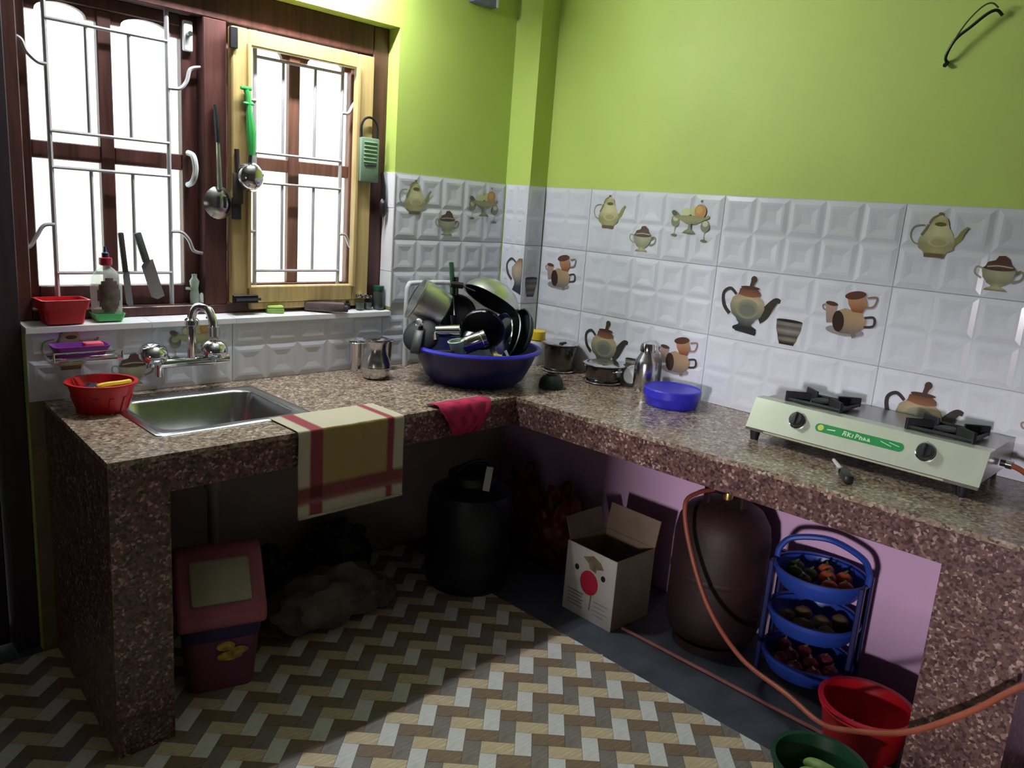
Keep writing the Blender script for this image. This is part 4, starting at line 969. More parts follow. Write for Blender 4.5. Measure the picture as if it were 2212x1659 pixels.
t = vessel('steel_tumbler', 'steel tumbler lying level under the tipped saucepan', 'tumbler', bp(945, 714, -0.09), dv(1, 0.05, 0.06), [('tumbler_wall', [(0, 0), (0.021, 0), (0.024, 0.05), (0.027, 0.088), (0.025, 0.088), (0.022, 0.05), (0.019, 0.004), (0, 0.004)], STEELM), ('tumbler_rim', [(0.0265, 0.086), (0.0285, 0.088), (0.0265, 0.0895)], CHROME)])
t = vessel('steel_mug', 'steel mug lying tilted at the front of the basin', 'mug', bp(1004, 737, -0.135), dv(0.88, 0.1, 0.42), [('mug_wall', [(0, 0), (0.028, 0), (0.031, 0.004), (0.032, 0.088), (0.034, 0.09), (0.030, 0.09), (0.029, 0.006), (0, 0.005)], STEELM), ('mug_band', [(0.0322, 0.070), (0.0335, 0.072), (0.0322, 0.074)], CHROME)])
t = vessel('steel_bowl', 'steel bowl upside down behind the tilted mug', 'bowl', bp(1020, 712, -0.06), dv(-0.10, -0.10, -1), [('bowl_wall', [(0, 0), (0.024, 0.0), (0.044, 0.020), (0.050, 0.042), (0.053, 0.043), (0.048, 0.042), (0.042, 0.022), (0.022, 0.004), (0, 0.004)], STEEL), ('bowl_rim', [(0.050, 0.041), (0.0545, 0.043), (0.050, 0.045)], STEELM)])
t = vessel('plastic_cup', 'pale green plastic cup near the basin rim', 'cup', bp(996, 752, -0.150), dv(-0.2, -0.15, 1), [('cup_wall', [(0, 0), (0.022, 0), (0.028, 0.05), (0.031, 0.052), (0.026, 0.05), (0.020, 0.003), (0, 0.003)], mat('pale_green_plastic', (0.40, 0.50, 0.42), 0.4)), ('cup_rim', [(0.028, 0.049), (0.032, 0.051), (0.028, 0.053)], mat('pale_green_plastic', (0.4, 0.5, 0.42)))])
t = thing('pressure_cooker_cover', 'black pressure cooker lid hooked over the basin rim', 'lid', tuple(bp(916, 724, -0.10)), tuple(aim(dv(-0.15, -0.80, 0.55))))
finish(lathe(BM(), [(0, 0.022), (0.022, 0.020), (0.052, 0.010), (0.066, 0.0), (0.068, -0.004), (0.060, -0.004), (0, 0.012)], 28), 'lid_plate', SOOT_SHADE, t)
finish(lathe(BM(), [(0.010, 0.018), (0.010, 0.036), (0.016, 0.042), (0.012, 0.050), (0, 0.051)], 14, WP(-0.004, 0.03, 0)), 'lid_weight', CHROME, t)
bm = BM(); box(bm, -0.018, 0.018, -0.085, 0.010, 0.018, 0.034, 0.006, 2); finish(bm, 'lid_handle', BLACK, t)
finish(tube(BM(), [(0.05, 0.01, 0.012), (0.06, -0.02, 0.014)], 0.006, 8), 'safety_valve', CHROME, t)
t = thing('handle_bar', 'black handle piece with steel screws lying by the rim', 'handle', tuple(bp(968, 749, -0.185)), tuple(aim(dv(-0.05, 0.2, 1), -0.72)))
bm = BM(); box(bm, -0.036, 0.030, -0.014, 0.014, -0.010, 0.012, 0.005, 2); finish(bm, 'handle_grip', BLACK, t)
bm = BM(); box(bm, 0.030, 0.037, -0.012, 0.012, -0.008, 0.010, 0.002, 1); finish(bm, 'handle_end', STEEL, t)
t = vessel('steel_plate', 'steel plate standing on edge inside the basin rim', 'plate', bp(1085, 722, 0.0), dv(-0.88, -0.42, 0.20), [('plate_disc', [(0, 0), (0.070, 0.0), (0.084, 0.012), (0.088, 0.012), (0.088, 0.010), (0.073, -0.003), (0, -0.003)], STEEL), ('plate_rim', [(0.086, 0.010), (0.090, 0.012), (0.086, 0.014)], STEELM)])
t = vessel('steel_plate', 'second steel plate behind the first one, partly black with soot', 'plate', bp(1101, 720, 0.0), dv(-0.90, -0.38, 0.25), [('plate_disc', [(0, 0), (0.074, 0.0), (0.088, 0.012), (0.091, 0.012), (0.091, 0.010), (0.077, -0.003), (0, -0.003)], DSTEEL), ('plate_rim', [(0.089, 0.010), (0.093, 0.012), (0.089, 0.014)], ALU)])
t = vessel('flat_pan', 'flat black pan on edge at the end of the heap near the pots', 'pan', bp(1124, 714, 0.0), dv(-0.90, -0.40, 0.22), [('pan_disc', [(0, 0), (0.075, 0.0), (0.088, 0.016), (0.091, 0.016), (0.078, -0.004), (0, -0.004)], SOOT_SHADE), ('pan_rim', [(0.089, 0.014), (0.093, 0.016), (0.089, 0.018)], BLACK)])
t = thing('table_spoon', 'steel spoon handle sticking up at the basin front', 'spoon', tuple(bp(1105, 765, -0.155)), tuple(aim(dv(-0.45, 0.15, 0.85))))
finish(tube(BM(), [(0, 0, 0.0), (0, 0, 0.055)], [0.0045, 0.0055], 8), 'spoon_handle', WPLA, t); finish(tube(BM(), [(0, 0, -0.014), (0, 0, 0.001)], 0.0055, 8), 'handle_tip', CHROME, t)
t = thing('brush', 'black and yellow brush handle across the basin front', 'brush', tuple(bp(1064, 750, -0.175)), tuple(aim(dv(1, 0.05, -0.10))))
finish(tube(BM(), [(0, 0, -0.02), (0, 0, 0.005)], [0.006, 0.012], 8), 'brush_neck', BLACK, t); finish(tube(BM(), [(0, 0, 0.005), (0, 0, 0.035)], 0.013, 8), 'brush_grip', mat('mustard_plastic', (0.40, 0.32, 0.06), 0.5), t); finish(tube(BM(), [(0, 0, 0.035), (0, 0, 0.062)], [0.012, 0.008], 8), 'brush_tail', BLACK, t)

# ------------------------------------------------------------------ vessels along the stove wall
t = thing('lidded_jar', 'white plastic jar with yellow lid behind the basin', 'jar', (-0.088, -0.236, H+0.0005))
finish(lathe(BM(), [(0, 0), (0.034, 0), (0.036, 0.006), (0.036, 0.100), (0.030, 0.108)], 26), 'jar_body', WPLA, t); finish(lathe(BM(), [(0.033, 0.106), (0.038, 0.108), (0.038, 0.142), (0.034, 0.145), (0, 0.145)], 26), 'jar_lid', YEL, t)
def pot(label, x, y, r, h, knob):
    t = thing('cooking_pot', label, 'pot', (x, y, H+0.0005))
    finish(lathe(BM(), [(0, 0), (r*0.72, 0), (r*1.0, 0.004), (r*1.02, 0.008), (r*0.98, 0.010), (r*0.86, 0.010)], 34), 'pot_stand', STEELM, t)
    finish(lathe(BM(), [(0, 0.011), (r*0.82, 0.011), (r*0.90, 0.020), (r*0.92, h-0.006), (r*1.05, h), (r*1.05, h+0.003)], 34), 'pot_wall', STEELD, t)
    l = finish(lathe(BM(), [(r*1.08, h+0.003), (r*1.10, h+0.006), (r*0.95, h+0.010), (r*0.6, h+0.013), (0, h+0.014)], 34), 'pot_lid', STEELM, t)
    return t
t = pot('steel pot with flat lid and black grip next to the yellow lidded jar', -0.099, -0.385, 0.074, 0.112, True)
bm = BM(); box(bm, -0.062, -0.022, -0.046, -0.030, 0.112, 0.130, 0.005, 2, rot('Z', 0.15)); finish(bm, 'lid_grip', BLACK, t)
t = pot('shallow steel pot with shiny lid beside the steel bottle', -0.099, -0.622, 0.078, 0.070, False)
for s in (-1, 1):
    bm = tube(BM(), spline([(0.0, s*0.070, 0.055), (0.0, s*0.086, 0.058), (-0.02, s*0.088, 0.058), (-0.028, s*0.066, 0.055)], 4), 0.004, 6); finish(bm, 'pot_ear', STEEL, t)
t = thing('milk_bowl', 'white round bowl leaning on the tiles behind the steel bottle', 'bowl', (-0.036, -0.722, H+0.040), tuple(aim((-0.90, -0.05, 0.42))))
finish(lathe(BM(), [(0, -0.010), (0.016, -0.010), (0.029, 0.0), (0.037, 0.015), (0.0345, 0.015), (0.024, 0.002), (0, -0.005)], 26), 'bowl_wall', mat('white_glazed_china', (0.75, 0.76, 0.80), 0.2), t); finish(lathe(BM(), [(0.036, 0.0135), (0.0385, 0.015), (0.036, 0.0165), (0.034, 0.015)], 26), 'bowl_rim', WPLA, t)
t = thing('steel_bottle', 'steel bottle with domed cap beside the blue container', 'bottle', (-0.062, -0.795, H+0.0005))
finish(lathe(BM(), [(0, 0), (0.042, 0), (0.046, 0.006), (0.046, 0.105), (0.042, 0.118), (0.028, 0.142), (0.026, 0.150)], 30), 'bottle_body', STEEL, t); finish(lathe(BM(), [(0.027, 0.150), (0.031, 0.152), (0.031, 0.170), (0.026, 0.182), (0.012, 0.188), (0, 0.189)], 30), 'bottle_cap', STEELM, t)
t = thing('lunch_container', 'round bright blue container with flat lid on the worktop', 'container', (-0.170, -0.992, H+0.0005))
finish(lathe(BM(), [(0, 0), (0.086, 0), (0.092, 0.006), (0.097, 0.036)], 40), 'container_body', BLUEL, t); finish(lathe(BM(), [(0.097, 0.034), (0.101, 0.035), (0.102, 0.060), (0.098, 0.064), (0.094, 0.060), (0, 0.060)], 40), 'container_lid', BLUEL, t)
t = thing('dark_bowl', 'small dark green bowl turned over beside the blue basin', 'bowl', (-0.374, -0.594, H+0.0005))
finish(lathe(BM(), [(0.046, 0.0), (0.047, 0.012), (0.041, 0.034), (0.028, 0.048), (0.0, 0.050)], 26), 'bowl_shell', mat('blackish_green_plastic', (0.012, 0.022, 0.014), 0.5, var=0.3), t); finish(lathe(BM(), [(0.020, 0.0485), (0.021, 0.054), (0.016, 0.054), (0.015, 0.050)], 18), 'bowl_foot', mat('blackish_green_plastic', (0.012, 0.022, 0.014)), t)

# ------------------------------------------------------------------ gas stove
stv = thing('gas_stove', 'pale green two burner gas stove on the granite worktop', 'stove', (-0.170, -1.698, H+0.0005))
def sprism(prof, y0, y1, name, m, par, bev=0.0):
    bm = BM(); a = [bm.verts.new((x, y0, z)) for x, z in prof]; b = [bm.verts.new((x, y1, z)) for x, z in prof]; n = len(prof)
    bm.faces.new(a); bm.faces.new(b[::-1])
    for i in range(n): bm.faces.new((a[i], a[(i+1) % n], b[(i+1) % n], b[i]))
    bmesh.ops.recalc_face_normals(bm, faces=bm.faces[:])
    if bev: bmesh.ops.bevel(bm, geom=bm.edges[:], offset=bev, segments=2, affect='EDGES', profile=0.5)
    return finish(bm, name, m, par, bool(bev))
sprism([(-0.150, 0.045), (-0.110, 0.122), (0.148, 0.122), (0.148, 0.045)], -0.322, 0.322, 'stove_body', STOVET, stv)
fp = sprism([(-0.160, 0.040), (-0.154, 0.040), (-0.112, 0.1235), (-0.070, 0.1235), (-0.070, 0.127), (-0.116, 0.127)], -0.327, 0.327, 'front_panel', STOVEF, stv)
sprism([(-0.162, 0.032), (-0.150, 0.032), (-0.150, 0.0395), (-0.162, 0.0395)], -0.325, 0.325, 'bottom_edge', STEEL, stv)
bar('trim_strip', -0.166, -0.161, -0.245, 0.265, 0.0335, 0.038, CREAM, stv, 0.001)
# frame of the sloping front: u to the right (-y), v up the slope, n outwards
fv = Vector((0.044, 0, 0.0870)).normalized(); fn = Vector((-0.087, 0, 0.044)).normalized(); fu = Vector((0, -1, 0))
def onface(u, v, n=0.0005): return Vector((-0.160, 0, 0.040)) + fu*u + fv*v + fn*n
def fmat(u, v, n=0.0005):
    p = onface(u, v, n)
    return Matrix(((fu.x, fv.x, fn.x, p.x), (fu.y, fv.y, fn.y, p.y), (fu.z, fv.z, fn.z, p.z), (0, 0, 0, 1)))
for u in (-0.176, 0.184):
    bm = lathe(BM(), [(0.026, 0), (0.026, 0.004), (0.023, 0.005)], 28, fmat(u, 0.056)); k = finish(bm, 'knob_ring', CHROME, stv)
    bm = lathe(BM(), [(0.022, 0.004), (0.0215, 0.018), (0.018, 0.023), (0, 0.024)], 24, fmat(u, 0.056)); kk = finish(bm, 'control_knob', BLACK, stv)
    bm = BM(); box(bm, -0.004, 0.004, -0.019, 0.019, 0.023, 0.029, 0.002, 1, fmat(u, 0.056)); finish(bm, 'knob_grip', BLACK, kk)
# green badge with a yellow dot and pale lettering strokes
bm = BM(); M = fmat(0.004, 0.052, 0.0003); L2, r = 0.112, 0.0125
pts = [(L2+r*math.cos(-PI/2+PI*k/10), r*math.sin(-PI/2+PI*k/10)) for k in range(11)] + [(-L2+r*math.cos(PI/2+PI*k/10), r*math.sin(PI/2+PI*k/10)) for k in range(11)]
prism(bm, pts, 0, 0.0008, M); bd = finish(bm, 'green_badge', mat('badge_green', (0.008, 0.23, 0.06), 0.4, var=0.05), stv, False)
finish(lathe(BM(), [(0.0, 0.0014), (0.009, 0.0014), (0.009, 0.0006)], 18, M @ WP(-0.108, 0, 0)), 'yellow_dot', mat('badge_yellow', (0.55, 0.6, 0.1), 0.5), bd)
PALEINK = mat('badge_pale_ink', (0.55, 0.72, 0.45), 0.5)
def strokes(name, segs, w=0.0022):
    bm = BM()
    for (xa, ya, xb, yb) in segs:
        d = Vector((xb-xa, yb-ya, 0)); n = Vector((-d.y, d.x, 0)).normalized()*w/2; d = d.normalized()*w/3
        p = [(xa-d.x+n.x, ya-d.y+n.y), (xa-d.x-n.x, ya-d.y-n.y), (xb+d.x-n.x, yb+d.y-n.y), (xb+d.x+n.x, yb+d.y+n.y)]
        prism(bm, p, 0.0009, 0.0014, M)
    finish(bm, name, PALEINK, bd, False)
strokes('badge_mark', [(-0.088, -0.001, -0.066, 0.001)], 0.003)
strokes('badge_lettering', [(-0.042, -0.006, -0.040, 0.006), (-0.040, 0.006, -0.033, 0.005), (-0.041, 0, -0.034, 0), (-0.034, 0, -0.035, -0.006), (-0.028, -0.006, -0.028, 0.006), (-0.028, 0.0, -0.021, 0.004), (-0.028, 0, -0.020, -0.006), (-0.015, -0.006, -0.014, 0.003)], 0.003)
strokes('badge_lettering', [(-0.006, -0.006, -0.005, 0.007), (-0.005, 0.006, 0.002, 0.004), (-0.005, 0.0, 0.001, 0.0), (0.006, -0.006, 0.006, 0.003), (0.006, 0.002, 0.012, 0.0), (0.012, 0.0, 0.012, -0.006), (0.017, -0.006, 0.018, 0.002), (0.018, 0.002, 0.023, -0.005), (0.027, -0.005, 0.034, -0.005), (0.027, -0.005, 0.030, 0.002), (0.030, 0.002, 0.034, -0.005)], 0.003)
strokes('badge_flourish', [(0.062, 0.004, 0.092, -0.004), (0.085, 0.006, 0.112, 0.001)], 0.0018)
for x in (-0.135, 0.130):
    for y in (-0.285, 0.305):
        finish(lathe(BM(), [(0, 0), (0.012, 0), (0.017, 0.030), (0.017, 0.044)], 14, WP(x, y, 0)), 'stove_foot', BLACK, stv)
for y in (0.166, -0.189):
    br = finish(lathe(BM(), [(0.0, 0.1225), (0.078, 0.1225), (0.086, 0.127), (0.082, 0.128), (0.050, 0.1245), (0, 0.1245)], 30, WP(0.0, y, 0)), 'drip_pan', STOVET, stv)
    finish(lathe(BM(), [(0.034, 0.1245), (0.034, 0.136), (0.026, 0.141), (0.010, 0.139), (0, 0.139)], 24, WP(0.0, y, 0)), 'burner_head', SOOT_SHADE, br)
    bm = BM(); q = 0.082
    tube(bm, [(-q*0.85, y-q, 0.134), (q*0.85, y-q, 0.134), (q*0.85, y+q, 0.134), (-q*0.85, y+q, 0.134)], 0.006, 6, closed=True)
    for sx, sy in ((-1, -1), (1, -1), (1, 1), (-1, 1)):
        Mx = WP(0.0, y, 0) @ rot('Z', math.atan2(sy, sx*0.85))
        box(bm, 0.042, 0.112, -0.004, 0.004, 0.128, 0.156, 0.002, 1, Mx)
    finish(bm, 'pan_support', SOOT_SHADE, br)
bm = tube(BM(), [(0.02, -0.325, 0.075), (0.02, -0.350, 0.075)], 0.009, 10); finish(bm, 'gas_inlet', DSTEEL, stv)
t = thing('gas_lighter', 'white stemmed gas lighter lying in front of the stove', 'lighter', (-0.425, -1.722, H+0.012), (0, 0, math.atan2(0.072, 0.106)))
finish(tube(BM(), [(0.0, 0, 0), (0.125, 0, -0.004)], [0.0065, 0.005], 8), 'lighter_stem', WPLA, t)
bm = BM(); box(bm, -0.075, 0.004, -0.012, 0.012, -0.011, 0.012, 0.005, 2); finish(bm, 'lighter_grip', DSTEEL, t)
finish(lathe(BM(), [(0, 0), (0.006, 0), (0.006, 0.012), (0, 0.013)], 12, WP(-0.008, 0.016, 0.0)), 'lighter_button', CHROME, t)

# ------------------------------------------------------------------ gas cylinder and hose
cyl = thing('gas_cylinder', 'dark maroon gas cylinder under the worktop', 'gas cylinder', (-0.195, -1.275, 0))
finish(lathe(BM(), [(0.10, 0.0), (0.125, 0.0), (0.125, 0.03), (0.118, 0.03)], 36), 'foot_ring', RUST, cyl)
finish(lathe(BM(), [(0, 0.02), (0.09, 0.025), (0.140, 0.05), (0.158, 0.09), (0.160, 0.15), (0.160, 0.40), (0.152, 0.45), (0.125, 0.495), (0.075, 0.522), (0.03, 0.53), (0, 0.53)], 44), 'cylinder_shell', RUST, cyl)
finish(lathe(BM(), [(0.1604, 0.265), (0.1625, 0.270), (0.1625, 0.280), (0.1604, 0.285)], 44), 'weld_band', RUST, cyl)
bm = BM()
for a in (0.4, 2.5, 4.5): finish(box(BM(), 0.070, 0.078, -0.018, 0.018, 0.50, 0.615, 0.001, 1, rot('Z', a)), 'guard_stay', RUST, cyl)
bm = tube(BM(), [(0.078*math.cos(2*PI*k/28), 0.078*math.sin(2*PI*k/28), 0.62) for k in range(28)], 0.009, 8, closed=True); finish(bm, 'guard_ring', RUST, cyl)
finish(lathe(BM(), [(0.018, 0.525), (0.018, 0.56), (0.012, 0.575), (0, 0.576)], 14), 'valve', mat('brass', (0.5, 0.36, 0.12), 0.3, 0.9), cyl)
finish(tube(BM(), [(-0.015, 0, 0.575), (-0.05, 0, 0.575), (-0.075, 0.01, 0.575)], [0.022, 0.02, 0.010], 10), 'regulator', DSTEEL, cyl)
hs_ = thing('gas_hose', 'orange rubber hose looping from the cylinder up to the stove', 'hose', (0, 0, 0))
HP = [(-0.275, -1.262, 0.575), (-0.34, -1.245, 0.572), (-0.40, -1.238, 0.542), (-0.42, -1.285, 0.42), (-0.43, -1.384, 0.254), (-0.45, -1.524, 0.152), (-0.49, -1.697, 0.134), (-0.53, -1.812, 0.127), (-0.565, -1.895, 0.166), (-0.612, -2.046, 0.269),
      (-0.62, -2.168, 0.398), (-0.62, -2.251, 0.506), (-0.615, -2.40, 0.66), (-0.60, -2.47, 0.77), (-0.55, -2.49, 0.825), (-0.45, -2.45, 0.806), (-0.33, -2.32, 0.803), (-0.24, -2.18, 0.815), (-0.17, -2.09, 0.855), (-0.150, -2.045, 0.864)]
finish(tube(BM(), spline(HP, 8), 0.0076, 10), 'hose_tube', HOSE, hs_)
finish(tube(BM(), [(-0.1505, -2.052, 0.8645), (-0.1495, -2.037, 0.8645)], 0.012, 10), 'hose_clamp', STEEL, hs_)

# ------------------------------------------------------------------ under the sink
bn = thing('swing_bin', 'pink dustbin with cream swing flap under the sink', 'dustbin', (-1.595, -0.450, 0.0025), (0, 0, -0.30))
bm = BM(); loft(bm, [(rrect(-0.090, 0.090, -0.072, 0.072, 0.03), 0.0), (rrect(-0.108, 0.108, -0.088, 0.088, 0.03), 0.205)]); bm.faces.new([v for v in bm.verts if v.co.z < 1e-6]); finish(bm, 'bin_body', mat('plum_plastic', (0.16, 0.05, 0.10), 0.5, var=0.1), bn)
bm = BM(); loft(bm, [(rrect(-0.106, 0.106, -0.086, 0.086, 0.03), 0.165), (rrect(-0.112, 0.112, -0.092, 0.092, 0.03), 0.207)], False); finish(bm, 'bin_band', mat('ink_navy_plastic', (0.035, 0.025, 0.10), 0.5), bn)
prof = [(-0.098, 0.205), (-0.104, 0.235), (-0.098, 0.262), (0.000, 0.395), (0.030, 0.412), (0.065, 0.400), (0.098, 0.330), (0.098, 0.205)]
bm = BM(); a = [bm.verts.new((-0.122, y, z)) for y, z in prof]; b = [bm.verts.new((0.122, y, z)) for y, z in prof]; n = len(prof)
bm.faces.new(a); bm.faces.new(b[::-1])
for i in range(n): bm.faces.new((a[i], a[(i+1) % n], b[(i+1) % n], b[i]))
bmesh.ops.recalc_face_normals(bm, faces=bm.faces[:]); bmesh.ops.bevel(bm, geom=bm.edges[:], offset=0.014, segments=3, affect='EDGES', profile=0.5)
ld = finish(bm, 'bin_lid', PINK, bn)
bm = BM(); Mf = WP(0, -0.0495, 0.330) @ rot('X', math.atan2(0.133, 0.098)); box(bm, -0.082, 0.082, -0.064, 0.064, 0.000, 0.009, 0.008, 2, Mf); finish(bm, 'swing_flap', CREAM, ld)
bm = BM(); Ms = WP(0.02, -0.0882, 0.125) @ rot('X', PI/2-0.078)
for k, (x, y, rx, ry) in enumerate(((-0.012, 0.020, 0.026, 0.014), (0.022, 0.002, 0.028, 0.012), (-0.002, -0.010, 0.036, 0.014))): prism(bm, [(x+rx*math.cos(2*PI*i/14), y+ry*math.sin(2*PI*i/14)) for i in range(14)], 0, 0.0015+0.0006*k, Ms)
finish(bm, 'bin_sticker', mat('yellow_brown_sticker', (0.40, 0.28, 0.04), 0.5, var=0.7, scale=45), bn)
t = thing('tin_can', 'dark tin behind the pink dustbin', 'tin', (-1.43, -0.215, 0.0025))
finish(lathe(BM(), [(0, 0), (0.055, 0), (0.058, 0.004), (0.058, 0.262), (0.054, 0.266), (0.054, 0.25), (0, 0.25)], 26), 'tin_wall', mat('dark_grey_tin', (0.05, 0.05, 0.055), 0.5, 0.4), t); finish(lathe(BM(), [(0.057, 0.262), (0.0615, 0.265), (0.057, 0.269), (0.0535, 0.266)], 26), 'tin_rim', STEEL, t)
t = thing('grain_sack', 'grey sack slumped on the floor under the worktop', 'sack', (-1.175, -0.36, 0.0025))
finish(blob(BM(), (0, 0, 0.085), 0.215, 0.115, 0.095, 0.16, 6, 4, 2, 0.0), 'sack_body', SACK, t); finish(blob(BM(), (0.20, -0.04, 0.062), 0.055, 0.05, 0.055, 0.2, 8, 3, 5, 0.0), 'sack_neck', SACK, t)
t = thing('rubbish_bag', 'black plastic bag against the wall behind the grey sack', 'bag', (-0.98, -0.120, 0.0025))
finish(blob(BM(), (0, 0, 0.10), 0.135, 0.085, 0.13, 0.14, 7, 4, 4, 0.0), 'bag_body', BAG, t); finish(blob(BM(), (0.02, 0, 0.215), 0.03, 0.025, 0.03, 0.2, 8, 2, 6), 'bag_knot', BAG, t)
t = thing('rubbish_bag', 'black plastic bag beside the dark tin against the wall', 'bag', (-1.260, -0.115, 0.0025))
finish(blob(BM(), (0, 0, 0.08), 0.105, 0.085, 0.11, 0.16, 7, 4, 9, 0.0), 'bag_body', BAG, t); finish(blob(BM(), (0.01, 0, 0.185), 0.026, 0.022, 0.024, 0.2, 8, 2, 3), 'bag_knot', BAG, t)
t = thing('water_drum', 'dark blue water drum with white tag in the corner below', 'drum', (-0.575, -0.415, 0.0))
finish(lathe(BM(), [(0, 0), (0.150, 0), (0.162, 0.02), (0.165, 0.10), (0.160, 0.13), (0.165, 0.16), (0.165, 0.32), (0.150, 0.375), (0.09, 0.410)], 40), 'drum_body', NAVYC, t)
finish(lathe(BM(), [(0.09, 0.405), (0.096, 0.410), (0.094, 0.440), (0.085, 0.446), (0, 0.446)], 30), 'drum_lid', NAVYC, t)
bm = tube(BM(), spline([(-0.085, 0, 0.40), (-0.085, 0, 0.455), (-0.04, 0, 0.480), (0.04, 0, 0.480), (0.085, 0, 0.455), (0.085, 0, 0.40)], 5), 0.008, 8); finish(bm, 'drum_handle', BLACK, t)
bm = BM(); box(bm, -0.013, 0.013, -0.0015, 0.0015, -0.045, 0.045, 0.001, 1, WP(-0.03, -0.115, 0.455) @ rot('Z', -0.75) @ rot('X', -0.25) @ rot('Y', 0.12)); finish(bm, 'drum_tag', WPLA, t)
for k, (x, y, z, rr, lab) in enumerate(((-0.200, -0.545, 0.0, 0.105, 'red plastic bag bulging between the drum and the carton'), (-0.150, -0.285, 0.0, 0.095, 'red plastic bag deep in the corner behind the carton'))):
    t = thing('carrier_bag', lab, 'bag', (x, y, z))
    finish(blob(BM(), (0, 0, 0.15), rr, rr, 0.165, 0.16, 6, 4, 11+k, 0.0), 'bag_body', RBAG, t)
    for s in (-1, 1): finish(tube(BM(), spline([(s*0.02, -0.02, 0.27), (s*0.045, -0.02, 0.34), (s*0.05, 0.02, 0.35), (s*0.02, 0.03, 0.27)], 4), 0.008, 6), 'bag_handle', RBAG, t)

# ------------------------------------------------------------------ carton
t = thing('cardboard_box', 'white open carton with a red spot beside the gas cylinder', 'box', (-0.434, -0.910, 0.0), (0, 0, -0.03))
W2, D, Hb, th = 0.116, 0.215, 0.266, 0.004
bm = BM(); box(bm, 0, th, -W2, W2, 0, Hb); fpn = finish(bm, 'front_wall', CARD, t, False)
bm = BM(); box(bm, D-th, D, -W2, W2, 0, Hb); finish(bm, 'back_wall', CARDI, t, False)
for s in (-1, 1):
    bm = BM(); box(bm, th, D-th, s*W2-(th if s > 0 else 0), s*W2+(th if s < 0 else 0), 0, Hb); finish(bm, 'side_wall', CARDI, t, False)  # dark brown outside as well, standing in for shade on the sides
bm = BM(); box(bm, th, D-th, -W2+th, W2-th, 0, th); finish(bm, 'box_floor', CARDI, t, False)
bm = BM(); box(bm, -0.002, 0.002, -W2, W2, 0, 0.10, M=WP(D, 0, Hb) @ rot('Y', 0.20)); finish(bm, 'box_flap', CARDI, t, False)
bm = BM(); box(bm, 0.012, D-0.01, -0.002, 0.002, 0, 0.085, M=WP(0, W2, Hb) @ rot('X', -0.35)); finish(bm, 'box_flap', CARDI, t, False)
def fprint(name, shapes, m):
    bm = BM()
    for k, pts in enumerate(shapes): prism(bm, pts, 0, 0.0008+0.0002*k, Matrix(((0, 0, -1, 0.0), (-1, 0, 0, 0), (0, 1, 0, 0), (0, 0, 0, 1))))
    return finish(bm, name, m, fpn, False)
ec = lambda cx, cy, rx, ry, n=24: [(cx+rx*math.cos(2*PI*i/n), cy+ry*math.sin(2*PI*i/n)) for i in range(n)]
fprint('red_spot', [ec(0.0, 0.142, 0.042, 0.046)], mat('red_ink', (0.42, 0.012, 0.035), 0.6))
fprint('hand_hole', [ec(-0.062, 0.182, 0.010, 0.011)], BLACK); fprint('hand_hole', [ec(0.062, 0.182, 0.010, 0.011)], BLACK)
fprint('brown_stain', [[(-0.035, 0.232), (0.01, 0.250), (0.045, 0.236), (0.062, 0.214), (0.03, 0.205), (0.028, 0.190), (0.0, 0.196), (-0.01, 0.214)]], mat('brown_stain', (0.18, 0.13, 0.07), 0.8, var=0.5, scale=40))
INKG = mat('grey_ink', (0.22, 0.20, 0.19), 0.7, var=0.3)
for k in range(5): fprint('print_line', [[(-0.095, 0.085-0.013*k), (-0.02-0.006*(k % 2), 0.085-0.013*k), (-0.02-0.006*(k % 2), 0.091-0.013*k), (-0.095, 0.091-0.013*k)]], INKG)
for k in range(4): fprint('print_line', [[(0.028, 0.080-0.016*k), (0.095-0.012*(k % 2), 0.080-0.016*k), (0.095-0.012*(k % 2), 0.084-0.016*k), (0.028, 0.084-0.016*k)]], mat('blue_grey_ink', (0.28, 0.29, 0.38), 0.7))
fprint('print_bar', [[(0.008, 0.040), (0.014, 0.040), (0.018, 0.098), (0.012, 0.098)]], INKG)

# ------------------------------------------------------------------ blue three tier rack with vegetables
rk = thing('vegetable_rack', 'blue plastic three tier vegetable rack against the lower wall', 'rack', (-0.172, -1.612, 0.0), (0, 0, 0.12))
RX2, RY2 = 0.125, 0.135
for k, z in enumerate((0.045, 0.190, 0.335)):
    bm = BM(); sx, sy = RX2, RY2
    lathe(bm, [(0, 0), (0.86, 0.0), (0.97, 0.022), (1.0, 0.045), (1.045, 0.047), (1.045, 0.055), (0.97, 0.055), (0.92, 0.022), (0.83, 0.005), (0, 0.005)], 36, WP(0, 0, z), sx, sy)
    tr = finish(bm, 'rack_tray', RACKB, rk)
    bm = lathe(BM(), [(1.0, 0.05), (1.06, 0.05), (1.06, 0.062), (1.0, 0.062)], 36, WP(0, 0, z), sx, sy); finish(bm, 'tray_rim', RACKB, tr)
for s in (-1, 1):
    for x in (-0.045, 0.055):
        bm = BM(); box(bm, x-0.012, x+0.012, s*RY2*1.02-0.008, s*RY2*1.02+0.008, 0.0, 0.40, 0.003, 1); finish(bm, 'rack_post', RACKD, rk)
bm = tube(BM(), spline([(0.0, -0.140, 0.39), (0.01, -0.138, 0.425), (0.03, -0.105, 0.462), (0.05, 0.0, 0.482), (0.03, 0.105, 0.462), (0.01, 0.138, 0.425), (0.0, 0.140, 0.39)], 6), 0.010, 8); finish(bm, 'rack_arch', RACKB, rk)
Mr = WP(-0.172, -1.612, 0.0) @ rot('Z', 0.12)
